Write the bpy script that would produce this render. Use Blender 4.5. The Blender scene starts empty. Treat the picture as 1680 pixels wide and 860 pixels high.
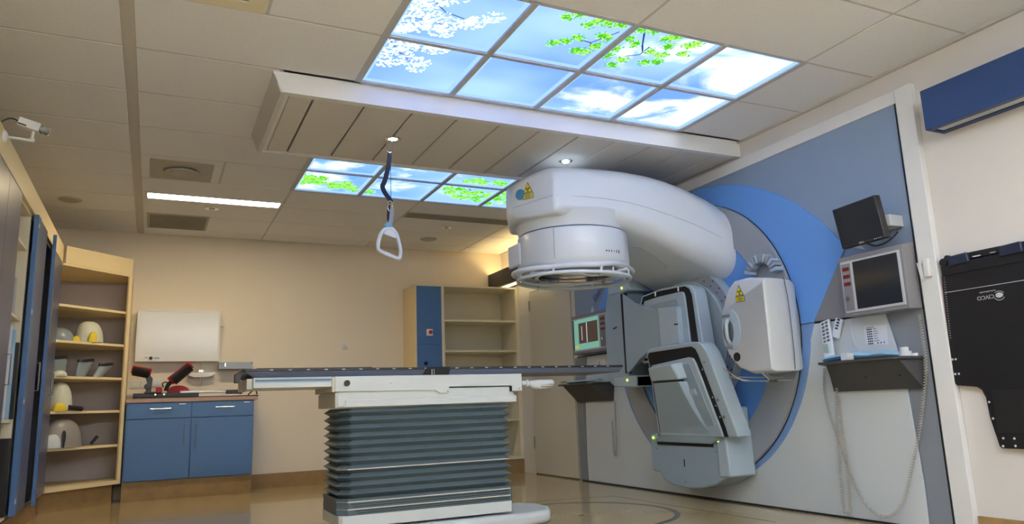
import bpy, math, random
from mathutils import Vector, Matrix
random.seed(7)
S = bpy.context.scene
COL = S.collection
PI = math.pi
V = Vector
# ------------------------------------------------------------------ camera
cam = bpy.data.objects.new('camera', bpy.data.cameras.new('camera')); COL.objects.link(cam)
_yaw, _pit, _rol = .449, .1915, -.0364
cy, sy = math.cos(_yaw), math.sin(_yaw); cp, sp = math.cos(_pit), math.sin(_pit); cr, sr = math.cos(_rol), math.sin(_rol)
fwd = V((sy*cp, cy*cp, sp)); r0 = V((cy, -sy, 0)); u0 = r0.cross(fwd)
rt = r0*cr + u0*sr; up = u0*cr - r0*sr
cam.matrix_world = Matrix(((rt.x, up.x, -fwd.x, -1.0156), (rt.y, up.y, -fwd.y, -4.1603), (rt.z, up.z, -fwd.z, .7676), (0, 0, 0, 1)))
cam.data.sensor_width = 36; cam.data.lens = 1221.1/1680*36; cam.data.clip_start = .05
S.camera = cam
# ------------------------------------------------------------------ world, exposure, light levels
w = bpy.data.worlds.new('world'); S.world = w; w.use_nodes = True
w.node_tree.nodes['Background'].inputs[0].default_value = (.6, .65, .7, 1)
w.node_tree.nodes['Background'].inputs[1].default_value = .2
S.view_settings.view_transform = 'Standard'; S.view_settings.look = 'None'
S.view_settings.gamma = 1; S.view_settings.use_curve_mapping = False
S.view_settings.exposure = 0.60
SKY_E = 1.8         # luminous sky panels
TUBE_E = 34.0         # warm fluorescent strip
REAR_FILL_E = 24.0         # added fill strips, unseen behind the camera
COVE_E = 22.0        # wall light boxes
SPOT_W = 5.0         # recessed downlights
def uplight(x, y, z, sx, sy_, watts, c):      # added fill lamp out of view, shining up at the ceiling
    l = bpy.data.lights.new('uplight_fill', 'AREA'); l.shape = 'RECTANGLE'; l.size = sx; l.size_y = sy_; l.energy = watts; l.color = c
    o = bpy.data.objects.new('uplight_fill', l); COL.objects.link(o); o.location = (x, y, z); o.rotation_euler = (math.pi, 0, 0)
uplight(2.92, -4.4, 2.38, .12, 1.3, 40, (.9, .95, 1))
uplight(.6, -5.50, 2.30, 3.6, .14, 330, (.86, .93, 1))

# ------------------------------------------------------------------ materials
def nt(name):
    m = bpy.data.materials.new(name); m.use_nodes = True
    return m, m.node_tree.nodes, m.node_tree.links
def mat(name, c, rough=.5, metal=0., spec=.5, noise=0., scale=20., bump=0., bscale=200., coat=0., alpha=1., trans=0.):
    m, n, l = nt(name); b = n['Principled BSDF']
    b.inputs['Base Color'].default_value = (*c, 1); b.inputs['Roughness'].default_value = rough
    b.inputs['Metallic'].default_value = metal; b.inputs['Specular IOR Level'].default_value = spec
    b.inputs['Coat Weight'].default_value = coat
    b.inputs['Transmission Weight'].default_value = trans; b.inputs['Alpha'].default_value = alpha
    tc = n.new('ShaderNodeTexCoord')
    if noise:
        t = n.new('ShaderNodeTexNoise'); t.inputs['Scale'].default_value = scale; t.inputs['Detail'].default_value = 5
        l.new(tc.outputs['Object'], t.inputs['Vector'])
        r = n.new('ShaderNodeMapRange'); r.inputs['To Min'].default_value = 1-noise; r.inputs['To Max'].default_value = 1+noise
        r.inputs['From Min'].default_value = .25; r.inputs['From Max'].default_value = .75
        l.new(t.outputs['Fac'], r.inputs['Value'])
        x = n.new('ShaderNodeVectorMath'); x.operation = 'SCALE'; x.inputs[0].default_value = c
        l.new(r.outputs['Result'], x.inputs['Scale']); l.new(x.outputs[0], b.inputs['Base Color'])
    if bump:
        t2 = n.new('ShaderNodeTexNoise'); t2.inputs['Scale'].default_value = bscale; t2.inputs['Detail'].default_value = 3
        l.new(tc.outputs['Object'], t2.inputs['Vector'])
        bp = n.new('ShaderNodeBump'); bp.inputs['Strength'].default_value = bump; bp.inputs['Distance'].default_value = .003
        l.new(t2.outputs['Fac'], bp.inputs['Height']); l.new(bp.outputs['Normal'], b.inputs['Normal'])
    return m
def emis(name, c, e):
    m, n, l = nt(name); n.remove(n['Principled BSDF'])
    x = n.new('ShaderNodeEmission'); x.inputs[0].default_value = (*c, 1); x.inputs[1].default_value = e
    l.new(x.outputs[0], n['Material Output'].inputs[0]); return m
def sky_mat(name, x0, x1, lo, hi, seed, blue=(.085, .175, .62), pale=(.19, .31, .76), k=1.0):
    # backlit photographic sky: blue gradient with clouds, cloud cover rising from lo (x0) to hi (x1)
    m, n, l = nt(name); n.remove(n['Principled BSDF'])
    tc = n.new('ShaderNodeTexCoord'); mp = n.new('ShaderNodeMapping'); mp.inputs['Location'].default_value = (seed, seed*.7, 0)
    mp.inputs['Scale'].default_value = (1, 1.35, 1)
    l.new(tc.outputs['Object'], mp.inputs[0])
    t = n.new('ShaderNodeTexNoise'); t.inputs['Scale'].default_value = 1.9; t.inputs['Detail'].default_value = 7; t.inputs['Roughness'].default_value = .55
    t.inputs['Distortion'].default_value = .4
    l.new(mp.outputs[0], t.inputs['Vector'])
    sx = n.new('ShaderNodeSeparateXYZ'); l.new(tc.outputs['Object'], sx.inputs[0])
    r = n.new('ShaderNodeMapRange'); r.inputs['From Min'].default_value = x0; r.inputs['From Max'].default_value = x1
    r.inputs['To Min'].default_value = lo; r.inputs['To Max'].default_value = hi; l.new(sx.outputs['X'], r.inputs['Value'])
    a = n.new('ShaderNodeMath'); a.operation = 'ADD'; l.new(t.outputs['Fac'], a.inputs[0]); l.new(r.outputs['Result'], a.inputs[1])
    ss = n.new('ShaderNodeMapRange'); ss.interpolation_type = 'SMOOTHSTEP'; ss.inputs['From Min'].default_value = .48; ss.inputs['From Max'].default_value = .72
    l.new(a.outputs[0], ss.inputs['Value'])
    t3 = n.new('ShaderNodeTexNoise'); t3.inputs['Scale'].default_value = .9; l.new(mp.outputs[0], t3.inputs['Vector'])
    m1 = n.new('ShaderNodeMix'); m1.data_type = 'RGBA'; m1.inputs['A'].default_value = (*blue, 1); m1.inputs['B'].default_value = (*pale, 1)
    r3 = n.new('ShaderNodeMapRange'); r3.inputs['From Min'].default_value = .35; r3.inputs['From Max'].default_value = .65; l.new(t3.outputs['Fac'], r3.inputs['Value'])
    l.new(r3.outputs['Result'], m1.inputs['Factor'])
    m2 = n.new('ShaderNodeMix'); m2.data_type = 'RGBA'; m2.inputs['B'].default_value = (.66, .72, .80, 1)
    l.new(ss.outputs['Result'], m2.inputs['Factor']); l.new(m1.outputs['Result'], m2.inputs['A'])
    e = n.new('ShaderNodeEmission'); e.inputs[1].default_value = SKY_E*k; l.new(m2.outputs['Result'], e.inputs[0])
    l.new(e.outputs[0], n['Material Output'].inputs[0]); return m

M = {}
M['tile'] = mat('ceiling_tile', (.82, .84, .89), .95, spec=.1, bump=.25, bscale=260, noise=.03, scale=60)
M['grid'] = mat('ceiling_grid', (.58, .56, .54), .6, spec=.2)
M['wall'] = mat('wall_paint', (.81, .73, .61), .85, spec=.15, bump=.1, bscale=120, noise=.015, scale=3)
M['wallr'] = mat('wall_paint_right', (.72, .70, .69), .85, spec=.15, bump=.1, bscale=120)
M['white'] = mat('white_trim', (.76, .78, .80), .55, spec=.3)
M['strip'] = mat('bulkhead_strip', (.66, .65, .63), .5, spec=.35)
M['floor'] = mat('linoleum', (.50, .385, .20), .15, spec=.5, noise=.05, scale=45, coat=.3)
M['base'] = mat('linoleum_cove', (.33, .215, .095), .45, spec=.3, noise=.14, scale=12)
M['inlay'] = mat('floor_inlay', (.13, .12, .11), .25)
M['beige'] = mat('cream_laminate', (.80, .66, .40), .5, spec=.3)
M['cream'] = mat('pale_laminate', (.78, .72, .56), .5, spec=.3)
M['lilac'] = mat('grey_backboard', (.52, .47, .46), .7, spec=.2)
M['blue'] = mat('blue_laminate', (.07, .17, .385), .42, spec=.4)
M['dblue'] = mat('dark_blue_laminate', (.085, .092, .16), .33, spec=.5)
M['navy'] = mat('navy_lightbox', (.022, .055, .175), .4, spec=.4)
M['dark'] = mat('dark_lightbox', (.05, .05, .065), .45)
M['worktop'] = mat('worktop', (.38, .24, .18), .4, noise=.08, scale=40)
M['steel'] = mat('steel', (.62, .62, .62), .25, metal=1)
M['chrome'] = mat('chrome', (.85, .85, .86), .08, metal=1)
M['alu'] = mat('aluminium', (.42, .45, .48), .38, metal=.85)
M['black'] = mat('black_plastic', (.012, .012, .014), .4)
M['carbon'] = mat('carbon_board', (.010, .010, .013), .35, noise=.4, scale=400)
M['mattblack'] = mat('matt_black', (.008, .008, .009), .8)
M['couchtop'] = mat('couch_top', (.10, .125, .19), .35, spec=.5)
M['couchwhite'] = mat('couch_cover', (.62, .67, .68), .4, spec=.4, noise=.02, scale=10)
M['couchgrey'] = mat('couch_end_cover', (.56, .54, .46), .5)
M['bellow'] = mat('bellows_fabric', (.10, .14, .165), .48, spec=.4)
M['bellowd'] = mat('bellows_corner', (.050, .060, .062), .55)
M['piping'] = mat('white_piping', (.70, .68, .62), .5)
M['machine'] = mat('machine_white', (.69, .76, .85), .28, spec=.5, coat=.15)
M['machine2'] = mat('machine_white_matt', (.62, .66, .71), .45, spec=.35)
M['seam'] = mat('dark_seam', (.10, .11, .12), .7)
M['lseam'] = mat('light_seam', (.42, .44, .46), .7)
M['det'] = mat('detector_grey', (.29, .38, .46), .38, spec=.45)
M['det2'] = mat('detector_pale_grey', (.40, .50, .59), .36, spec=.45)
M['ring'] = mat('drum_ring_grey', (.31, .345, .40), .42, spec=.4)
M['drum'] = mat('drum_face_grey', (.38, .47, .53), .4)
M['fblue'] = mat('facade_blue', (.13, .335, .80), .4, spec=.4)
M['fblue2'] = mat('facade_blue_lower', (.19, .34, .68), .4, spec=.4)
M['fgrey'] = mat('facade_grey', (.235, .32, .47), .45, spec=.35)
M['fgrey2'] = mat('facade_warm_grey', (.23, .26, .31), .5, spec=.3)
M['fwhite'] = mat('facade_white', (.60, .66, .71), .5, spec=.3)
M['console'] = mat('console_grey', (.22, .22, .25), .5, spec=.3)
M['bezel'] = mat('console_bezel', (.50, .53, .58), .4)
M['shelfd'] = mat('shelf_grey', (.055, .058, .068), .5)
M['screen'] = mat('dark_glass', (.02, .025, .035), .08, spec=.6)
M['red'] = mat('red_foam', (.50, .008, .010), .55)
M['reddisp'] = mat('red_display_glass', (.16, .015, .02), .2)
M['green'] = emis('green_led', (.50, .95, .08), 1.2)
M['yellow'] = mat('warning_yellow', (.80, .70, .01), .5)
M['ypad'] = mat('yellow_pad', (.75, .58, .04), .6)
M['mask'] = mat('mask_plastic', (.60, .62, .52), .5)
M['visor'] = mat('pale_blue_plastic', (.30, .37, .42), .3, trans=.25)
M['bag'] = mat('plastic_bag', (.42, .40, .38), .3, trans=.3)
M['paper'] = mat('paper', (.72, .76, .86), .8)
M['ink'] = mat('ink', (.02, .04, .12), .8)
M['pblue'] = mat('light_blue_plastic', (.30, .50, .70), .4)
M['teal'] = mat('dark_teal', (.02, .12, .22), .4)
M['cord'] = mat('grey_cord', (.42, .40, .36), .5)
M['webbing'] = mat('navy_webbing', (.008, .014, .045), .8, bump=.4, bscale=500)
M['handle'] = mat('handle_white', (.58, .66, .78), .45)
M['greyweb'] = mat('grey_webbing', (.22, .26, .35), .8)
M['bluebtn'] = mat('blue_disc', (.06, .25, .50), .4)
M['glass'] = mat('viewer_glass', (.74, .77, .80), .12, spec=.25)
M['mirror'] = mat('head_mirror', (.25, .17, .11), .18, metal=.8)
M['vent'] = mat('vent_grey', (.46, .45, .41), .7)
M['slot'] = mat('vent_slot', (.27, .26, .23), .8)
M['cgrey'] = mat('door_paint', (.60, .58, .52), .5, spec=.3)
M['traysteel'] = mat('tray_steel', (.30, .33, .38), .5, metal=.5)
M['tube'] = emis('warm_tube', (1, .80, .48), TUBE_E)
M['rear'] = emis('rear_fill_tube', (.90, .95, 1), REAR_FILL_E)
M['cove'] = emis('cove_tube', (1, .68, .26), COVE_E)
M['coven'] = emis('cove_tube_off', (1, .9, .75), .5)
M['spot'] = emis('downlight_lens', (.85, .95, 1), 9)
M['skyf'] = sky_mat('sky_print_front', .7, 2.2, -.22, .16, 3.1)
M['skyb'] = sky_mat('sky_print_back', 0., 1.3, .12, -.10, 8.3, blue=(.07, .18, .48))
M['rim'] = emis('frosted_rim', (.17, .28, .50), SKY_E)
M['leaf'] = emis('leaf_print', (.035, .24, .01), SKY_E)
M['leaf2'] = emis('leaf_print_light', (.20, .46, .05), SKY_E)
M['leaf3'] = emis('leaf_print_pale', (.10, .38, .09), SKY_E)
M['bloss'] = emis('blossom_print', (.62, .68, .70), SKY_E)
M['bloss2'] = emis('blossom_print_shade', (.36, .50, .60), SKY_E)
M['twig'] = emis('twig_print', (.01, .03, .07), SKY_E)
M['scrg'] = emis('screen_green', (.22, .48, .38), .55)
M['scrd'] = emis('screen_dark', (.10, .07, .055), .45)
M['scrl'] = emis('screen_line', (.75, .70, .65), .7)
M['scry'] = emis('screen_yellow', (.5, .5, .1), .6)

# ------------------------------------------------------------------ mesh builder
class B:
    def __init__(s): s.v = []; s.f = []; s.m = []; s.k = 0
    def add(s, vs, fs):
        o = len(s.v); s.v += [tuple(p) for p in vs]; s.f += [tuple(i+o for i in f) for f in fs]; s.m += [s.k]*len(fs); return s
    def box(s, x0, x1, y0, y1, z0, z1):
        return s.add([(x0,y0,z0),(x1,y0,z0),(x1,y1,z0),(x0,y1,z0),(x0,y0,z1),(x1,y0,z1),(x1,y1,z1),(x0,y1,z1)],
                     [(0,3,2,1),(4,5,6,7),(0,1,5,4),(1,2,6,5),(2,3,7,6),(3,0,4,7)])
    def prism(s, poly, ax, a, b):       # poly in the two other axes, extruded along ax from a to b
        def P(p, h): return {'x': (h, p[0], p[1]), 'y': (p[0], h, p[1]), 'z': (p[0], p[1], h)}[ax]
        n = len(poly)
        return s.add([P(p, a) for p in poly]+[P(p, b) for p in poly],
                     [tuple(range(n))[::-1], tuple(range(n, 2*n))]+[(i, (i+1) % n, n+(i+1) % n, n+i) for i in range(n)])
    def quadprism(s, A, Bq):            # two matching loops
        n = len(A)
        return s.add(list(A)+list(Bq), [tuple(range(n))[::-1], tuple(range(n, 2*n))]+[(i, (i+1) % n, n+(i+1) % n, n+i) for i in range(n)])
    def loft(s, secs, cap=True, closed=True):
        n = len(secs[0]); vs = [p for q in secs for p in q]; fs = []
        for j in range(len(secs)-1):
            for i in range(n if closed else n-1):
                a, b = j*n+i, j*n+(i+1) % n
                fs.append((a, b, b+n, a+n))
        if cap: fs += [tuple(range(n))[::-1], tuple(range((len(secs)-1)*n, len(secs)*n))]
        return s.add(vs, fs)
    def cyl(s, p, q, r, r2=None, n=20):
        p, q = V(p), V(q); r2 = r if r2 is None else r2
        d = (q-p).normalized(); a = d.orthogonal().normalized(); b = d.cross(a)
        return s.loft([[p+(a*math.cos(t)+b*math.sin(t))*r for t in [2*PI*i/n for i in range(n)]],
                       [q+(a*math.cos(t)+b*math.sin(t))*r2 for t in [2*PI*i/n for i in range(n)]]])
    def tube(s, pts, r, n=8, closed=False, flat=1.):
        pts = [V(p) for p in pts]; L = len(pts); secs = []; prev = None
        for i, p in enumerate(pts):
            if closed: d = pts[(i+1) % L]-pts[i-1]
            else: d = pts[min(i+1, L-1)]-pts[max(i-1, 0)]
            d.normalize()
            a = d.orthogonal().normalized() if prev is None else (prev-d*prev.dot(d)).normalized()
            prev = a; b = d.cross(a)
            secs.append([p+a*math.cos(t)*r+b*math.sin(t)*r*flat for t in [2*PI*k/n for k in range(n)]])
        if closed:
            secs.append(secs[0]); return s.loft(secs, cap=False)
        return s.loft(secs)
    def lathe(s, c, prof, n=40, ax='z', sx=1., sy_=1.):
        # prof: (radius, height) list along ax
        secs = []
        for r, h in prof:
            q = []
            for i in range(n):
                t = 2*PI*i/n; a, b = r*math.cos(t)*sx, r*math.sin(t)*sy_
                q.append({'z': (c[0]+a, c[1]+b, c[2]+h), 'x': (c[0]+h, c[1]+a, c[2]+b), 'y': (c[0]+b, c[1]+h, c[2]+a)}[ax])
            secs.append(q)
        return s.loft(secs)
    def ring(s, c, r0, r1, a, b, n=72, ax='x'):   # annulus prism
        secs = []
        for r, h in ((r0, a), (r1, a), (r1, b), (r0, b), (r0, a)):
            secs.append([{'x': (h, c[0]+r*math.cos(t), c[1]+r*math.sin(t)), 'z': (c[0]+r*math.cos(t), c[1]+r*math.sin(t), h), 'y': (c[0]+r*math.cos(t), h, c[1]+r*math.sin(t))}[ax]
                         for t in [2*PI*i/n for i in range(n)]])
        return s.loft(secs, cap=False)
def obj(name, b, m, parent=None, bevel=0, seg=2, smooth=40, **props):
    me = bpy.data.meshes.new(name)
    me.from_pydata(b.v, [], b.f); me.validate()
    ms = m if isinstance(m, (list, tuple)) else [m]
    for x in ms: me.materials.append(M[x])
    if len(ms) > 1 and len(me.polygons) == len(b.m): me.polygons.foreach_set('material_index', b.m)
    import bmesh
    bm = bmesh.new(); bm.from_mesh(me); bmesh.ops.recalc_face_normals(bm, faces=bm.faces); bm.to_mesh(me); bm.free()
    if smooth:
        me.polygons.foreach_set('use_smooth', [True]*len(me.polygons)); me.set_sharp_from_angle(angle=math.radians(smooth))
    o = bpy.data.objects.new(name, me); COL.objects.link(o)
    if parent is not None: attach(o, parent)
    if bevel:
        md = o.modifiers.new('bevel', 'BEVEL'); md.width = bevel; md.segments = seg; md.limit_method = 'ANGLE'; md.angle_limit = math.radians(35); md.harden_normals = False
    for k, v in props.items(): o[k] = v
    return o
def world_loc(o):
    return o.location if o.parent is None else world_loc(o.parent)
def attach(o, parent):
    o.parent = parent
    r = parent
    while r.parent is not None: r = r.parent
    if r is parent: o.matrix_parent_inverse = Matrix.Translation(-parent.location)
    # deeper children: the parent part already sits in world coordinates
def tag(o, label, cat, group=None):
    o['label'] = label; o['category'] = cat
    if group: o['group'] = group
    return o
def thing(name, label, cat, loc=(0, 0, 0), group=None):
    o = bpy.data.objects.new(name, None); COL.objects.link(o); o.location = loc; o.empty_display_size = .05
    return tag(o, label, cat, group)
def struct(name, b, m, **k):
    o = obj(name, b, m, **k); o['kind'] = 'structure'; return o
def dup(root, delta, label=None):
    r = root.copy(); COL.objects.link(r); r.location = V(root.location)+V(delta)
    if label: r['label'] = label
    for ch in list(root.children):
        c = ch.copy(); COL.objects.link(c); c.parent = r
        for g in ch.children:
            d = g.copy(); COL.objects.link(d); d.parent = c
    return r
def text(name, s, size, org, xd, yd, m, parent=None, ext=.0006, align='LEFT'):
    cu = bpy.data.curves.new(name, 'FONT'); cu.body = s; cu.size = size; cu.extrude = ext; cu.align_x = align
    t = bpy.data.objects.new(name, cu); COL.objects.link(t)
    dg = bpy.context.evaluated_depsgraph_get(); me = bpy.data.meshes.new_from_object(t.evaluated_get(dg))
    bpy.data.objects.remove(t)
    xd, yd = V(xd).normalized(), V(yd).normalized(); zd = xd.cross(yd); o_ = V(org)
    me.transform(Matrix(((xd.x, yd.x, zd.x, o_.x), (xd.y, yd.y, zd.y, o_.y), (xd.z, yd.z, zd.z, o_.z), (0, 0, 0, 1))))
    me.materials.clear(); me.materials.append(M[m])
    o = bpy.data.objects.new(name, me); COL.objects.link(o)
    if parent is not None: attach(o, parent)
    return o
def arc(c, r, a0, a1, n):   # in (y,z)
    return [(c[0]+r*math.cos(math.radians(a0+(a1-a0)*i/n)), c[1]+r*math.sin(math.radians(a0+(a1-a0)*i/n))) for i in range(n+1)]
def smooth_path(P, k=8):
    P = [V(p) for p in P]; out = []
    for i in range(len(P)-1):
        a, b, c, d = P[max(i-1, 0)], P[i], P[i+1], P[min(i+2, len(P)-1)]
        for j in range(k):
            t = j/k
            out.append(.5*((2*b)+(c-a)*t+(2*a-5*b+4*c-d)*t*t+(3*b-a-3*c+d)*t**3))
    return out+[P[-1]]
def coil(path, r, turns_per_m, k=9):
    path = [V(p) for p in path]; out = []; L = 0
    for i in range(len(path)-1):
        a, b = path[i], path[i+1]; d = b-a; ln = d.length; d.normalize()
        u = V((1, 0, 0)); u = (u-d*u.dot(d)).normalized(); v = d.cross(u)
        n = max(2, int(ln*turns_per_m*k))
        for j in range(n):
            t = j/n; ph = (L+ln*t)*turns_per_m*2*PI
            out.append(a+(b-a)*t+u*math.cos(ph)*r+v*math.sin(ph)*r)
        L += ln
    return out

# ================================================================== STRUCTURE
CZ = 2.72
struct('floor', B().box(-2.5, 3.1, -5.7, 4.6, -.1, 0), 'floor')
floor = bpy.data.objects['floor']
obj('floor_ring', B().ring((1.72, .60), .665, .705, 0, .0015, ax='z', n=96), 'inlay', floor)
obj('floor_disc', B().cyl((1.738, .58, 0), (1.738, .58, .002), .022), 'inlay', floor)
fl = B()
for a, b_ in (((2.507, 1.362), (2.53, -.45)), ((2.507, 1.362), (1.75, 1.50)), ((1.75, 1.50), (1.0, 1.42))):
    a, b_ = V((*a, 0)), V((*b_, 0)); d = (b_-a).normalized(); p = V((-d.y, d.x, 0))*.004
    fl.quadprism([a-p, b_-p, b_+p, a+p], [q+V((0, 0, .001)) for q in (a-p, b_-p, b_+p, a+p)])
obj('floor_joint_line', fl, 'inlay', floor)
struct('wall_right', B().box(3.0, 3.1, -5.7, 4.6, 0, 2.85), 'wallr')
struct('wall_back', B().box(-2.5, 3.0, 4.49, 4.6, 0, 2.85), 'wall')
struct('wall_left', B().box(-2.5, -2.4, -5.7, 4.49, 0, 2.85), 'wall')
struct('wall_front', B().box(-2.4, 3.0, -5.7, -5.6, 0, 2.85), 'wall')
struct('ceiling', B().box(-2.5, 3.1, -5.7, 4.6, 2.78, 2.88), 'grid')
ceil = bpy.data.objects['ceiling']
struct('baseboard_back', B().box(-.05, 1.66, 4.478, 4.49, 0, .15), 'base')
struct('baseboard_right', B().box(2.985, 3.0, -5.6, -1.46, 0, .105), 'base')
struct('baseboard_left', B().box(-1.93, -1.87, -1.0, 3.5, 0, .14), 'base')
struct('trim_1', B().box(2.955, 3.0, -1.455, -1.345, 0, 2.575), 'white', bevel=.004)
struct('trim_2', B().box(2.965, 3.0, -1.345, 2.66, 2.492, 2.575), 'white', bevel=.003)
struct('trim_3', B().box(2.975, 3.0, 2.625, 2.70, 0, 2.1), 'cgrey')
struct('trim_4', B().box(2.975, 3.0, -5.6, 4.48, 2.705, 2.72), 'grid')
# wall joint on the back wall
struct('trim_5', B().box(-1.262, -1.256, 4.486, 4.49, 1.0, 2.72), 'cream')
# --- ceiling tiles on the 0.6 m grid
cells = []
def col_edges(y0):
    if y0 <= -1.8+1e-6 or y0 < -1.2-1e-6: return [(-2.4, -1.25), (-1.2, 0), (0, 1.2), (1.2, 2.4), (2.4, 3.0)]
    if -1.2-1e-6 < y0 < -.6-1e-6: return [(-2.4, -1.25), (-1.2, -.6), (-.6, 0), (2.4, 3.0)]
    if -.6-1e-6 < y0 < -1e-6: return [(-2.4, -1.25), (-1.2, 0), (2.4, 3.0)]
    if y0 < .6-1e-6 or y0 < 1.2-1e-6: return [(-2.4, -1.25), (-1.2, -.44)]
    if y0 < 1.8-1e-6: return [(-2.4, -1.25), (-1.2, 0), (2.4, 3.0)]
    if y0 < 2.4-1e-6: return [(-2.4, -1.25), (-1.2, -.6), (-.6, 0), (2.4, 3.0)]
    return [(-2.4, -1.25), (-1.2, 0), (0, 1.2), (1.2, 2.4), (2.4, 3.0)]
tile_mesh = {}; gs = set()
g = B()
ys = [-5.4+.6*i for i in range(17)]
for y0 in ys:
    y1 = min(y0+.6, 4.49)
    if y0 >= 4.49: break
    for x0, x1 in col_edges(y0):
        key = (round(x1-x0, 3), round(y1-y0, 3)); q = .008
        if key not in tile_mesh:
            b = B().box(q, key[0]-q, q, key[1]-q, 0, .02)
            o = obj('ceiling_tile', b, 'tile', ceil, bevel=.002, seg=1); tile_mesh[key] = o
        else:
            o = tile_mesh[key].copy(); COL.objects.link(o)
        o.location = (x0, y0, CZ)
        for xx in (x0, x1):
            if (round(xx, 3), round(y0, 3)) not in gs: gs.add((round(xx, 3), round(y0, 3))); g.box(xx-.012, xx+.012, y0, y1, CZ+.002, CZ+.03)
        g.box(x0+.012, x1-.012, y0-.012, y0+.012, CZ+.0025, CZ+.03)
g.box(-1.25, -1.2, -5.6, 4.49, CZ-.001, CZ+.03)
obj('ceiling_grid', g, 'grid', ceil)
# --- bulkhead over the couch
bk = thing('ceiling_bulkhead', '', '', (1.28, .58, 2.6)); del bk['label']; del bk['category']; bk['kind'] = 'structure'
obj('bulkhead_fascia', B().quadprism([(-.435, .03, 2.6), (3.0, .03, 2.6), (3.0, .055, 2.6), (-.41, .055, 2.6)], [(-.485, .03, 2.725), (3.0, .03, 2.725), (3.0, .055, 2.725), (-.46, .055, 2.725)]), 'white', bk)
obj('bulkhead_side', B().quadprism([(-.435, .055, 2.6), (-.41, .055, 2.6), (-.41, 1.13, 2.6), (-.435, 1.13, 2.6)], [(-.485, .055, 2.725), (-.46, .055, 2.725), (-.46, 1.13, 2.725), (-.485, 1.13, 2.725)]), 'strip', bk)
obj('bulkhead_back', B().box(-.41, 3.0, 1.105, 1.13, 2.6, 2.725), 'white', bk)
obj('bulkhead_frame', B().box(-.41, 3, .055, .085, 2.603, 2.62).box(-.41, 3, 1.08, 1.105, 2.603, 2.62).box(-.41, -.385, .085, 1.08, 2.603, 2.62).box(-.41, 3, .055, 1.105, 2.66, 2.7), 'white', bk)
xs = [-.385, -.241, .068, .374, .676, .978, 1.281, 1.586, 1.892, 2.197, 2.50, 2.80, 2.99]
for a, b_ in zip(xs[:-1], xs[1:]):
    obj('bulkhead_strip', B().box(a+.005, b_-.005, .088, 1.077, 2.606, 2.63), 'strip', bk, bevel=.006, seg=2)

# --- luminous skylights
def blobs(b, pts, R, cnt, mats, z):
    for (x, y) in pts:
        for _ in range(cnt):
            a = random.uniform(0, 2*PI); d = R*math.sqrt(random.random()); cx, cy_ = x+d*math.cos(a), y+d*math.sin(a)
            r = random.uniform(.2, .42)*R*.55; n = random.choice((5, 6, 7)); ph = random.uniform(0, 6)
            zz = z-random.uniform(0, .0008)
            b.k = random.choice(mats)
            b.add([(cx+r*random.uniform(.5, 1.2)*math.cos(ph+2*PI*i/n), cy_+r*random.uniform(.5, 1.2)*math.sin(ph+2*PI*i/n), zz) for i in range(n)], [tuple(range(n))])
def solid(b, pts, R, mats, z):
    for (x, y) in pts:
        for _ in range(3):
            n = 11; cx, cy_ = x+random.uniform(-.4, .4)*R, y+random.uniform(-.4, .4)*R; b.k = random.choice(mats); zz = z-random.uniform(0, .0004)
            b.add([(cx+R*random.uniform(.55, 1.1)*math.cos(2*PI*i/n), cy_+R*random.uniform(.55, 1.1)*math.sin(2*PI*i/n), zz) for i in range(n)], [tuple(range(n))])
def twig(b, pts, w, k):
    b.k = k
    for p, q in zip(pts[:-1], pts[1:]):
        p, q = V((*p, 0)), V((*q, 0)); d = (q-p).normalized(); s = V((-d.y, d.x, 0))*w
        b.add([(v.x, v.y, 2.7335) for v in (p-s, q-s*.7, q+s*.7, p+s)], [(0, 1, 2, 3)])
LEAF=[(0.82,-1.12),(0.87,-1.17),(0.97,-1.09),(0.99,-1.14),(1.06,-1.13),(1.13,-1.16),(1.1,-1.02),(0.99,-0.94),(0.94,-0.88),(0.88,-0.84),(1.05,-0.81),(1.1,-0.82),(1.13,-0.9),(1.16,-1.0),(1.25,-1.04),(1.26,-1.15),(1.33,-1.16),(1.25,-0.91),(1.25,-0.82),(1.36,-0.81),(1.34,-0.73),(1.32,-1.0),(1.46,-0.96),(1.54,-0.95),(1.51,-0.83),(1.57,-0.86),(1.45,-1.12),(1.49,-1.15),(1.52,-1.05),(1.62,-1.09),(1.65,-1.13),(1.66,-1.0)]
BLOS=[(0.04,-0.94),(0.07,-0.99),(0.13,-1.0),(0.19,-1.04),(0.06,-0.88),(0.13,-0.88),(0.21,-0.88),(0.05,-0.78),(0.05,-0.69),(0.09,-0.71),(0.15,-0.8),(0.24,-0.74),(0.28,-0.73),(0.31,-0.83),(0.38,-0.86),(0.41,-0.92),(0.47,-0.97),(0.4,-0.88),(0.21,-0.79),(0.13,-0.73),(0.25,-1.1),(.1,-1.1),(.17,-1.14),(0.06,-0.55),(0.14,-0.54),(0.2,-0.54),(0.28,-0.53),(0.32,-0.55),(0.06,-0.41),(0.05,-0.33),(0.09,-0.28),(0.15,-0.32),(0.21,-0.37),(0.28,-0.36),(0.28,-0.28),(0.14,-0.44),(0.11,-0.5)]
BLEAF=[(0.05,1.99),(0.06,2.02),(0.12,2.04),(0.1,2.12),(0.06,2.18),(0.18,2.14),(0.19,2.01),(0.3,2.15),(0.35,2.17),(0.4,2.11),(0.45,2.18),(0.34,2.22),(0.53,2.25),(.65,2.27),(1.41,1.68),(1.47,1.64),(1.53,1.69),(1.3,1.94),(1.38,2.06),(1.41,1.95),(1.5,2.02),(1.58,2.04),(1.62,1.98),(1.47,2.17),(1.56,2.19),(1.64,2.16),(1.74,2.08),(1.76,2.02),(1.85,2.05),(1.73,2.24),(1.86,2.3),(1.68,1.64),(1.74,1.66),(1.94,2.02),(1.87,1.9),(1.9,2.14),(2.04,2.19),(2.1,2.1),(2.2,2.15),(2.0,1.95)]
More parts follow.
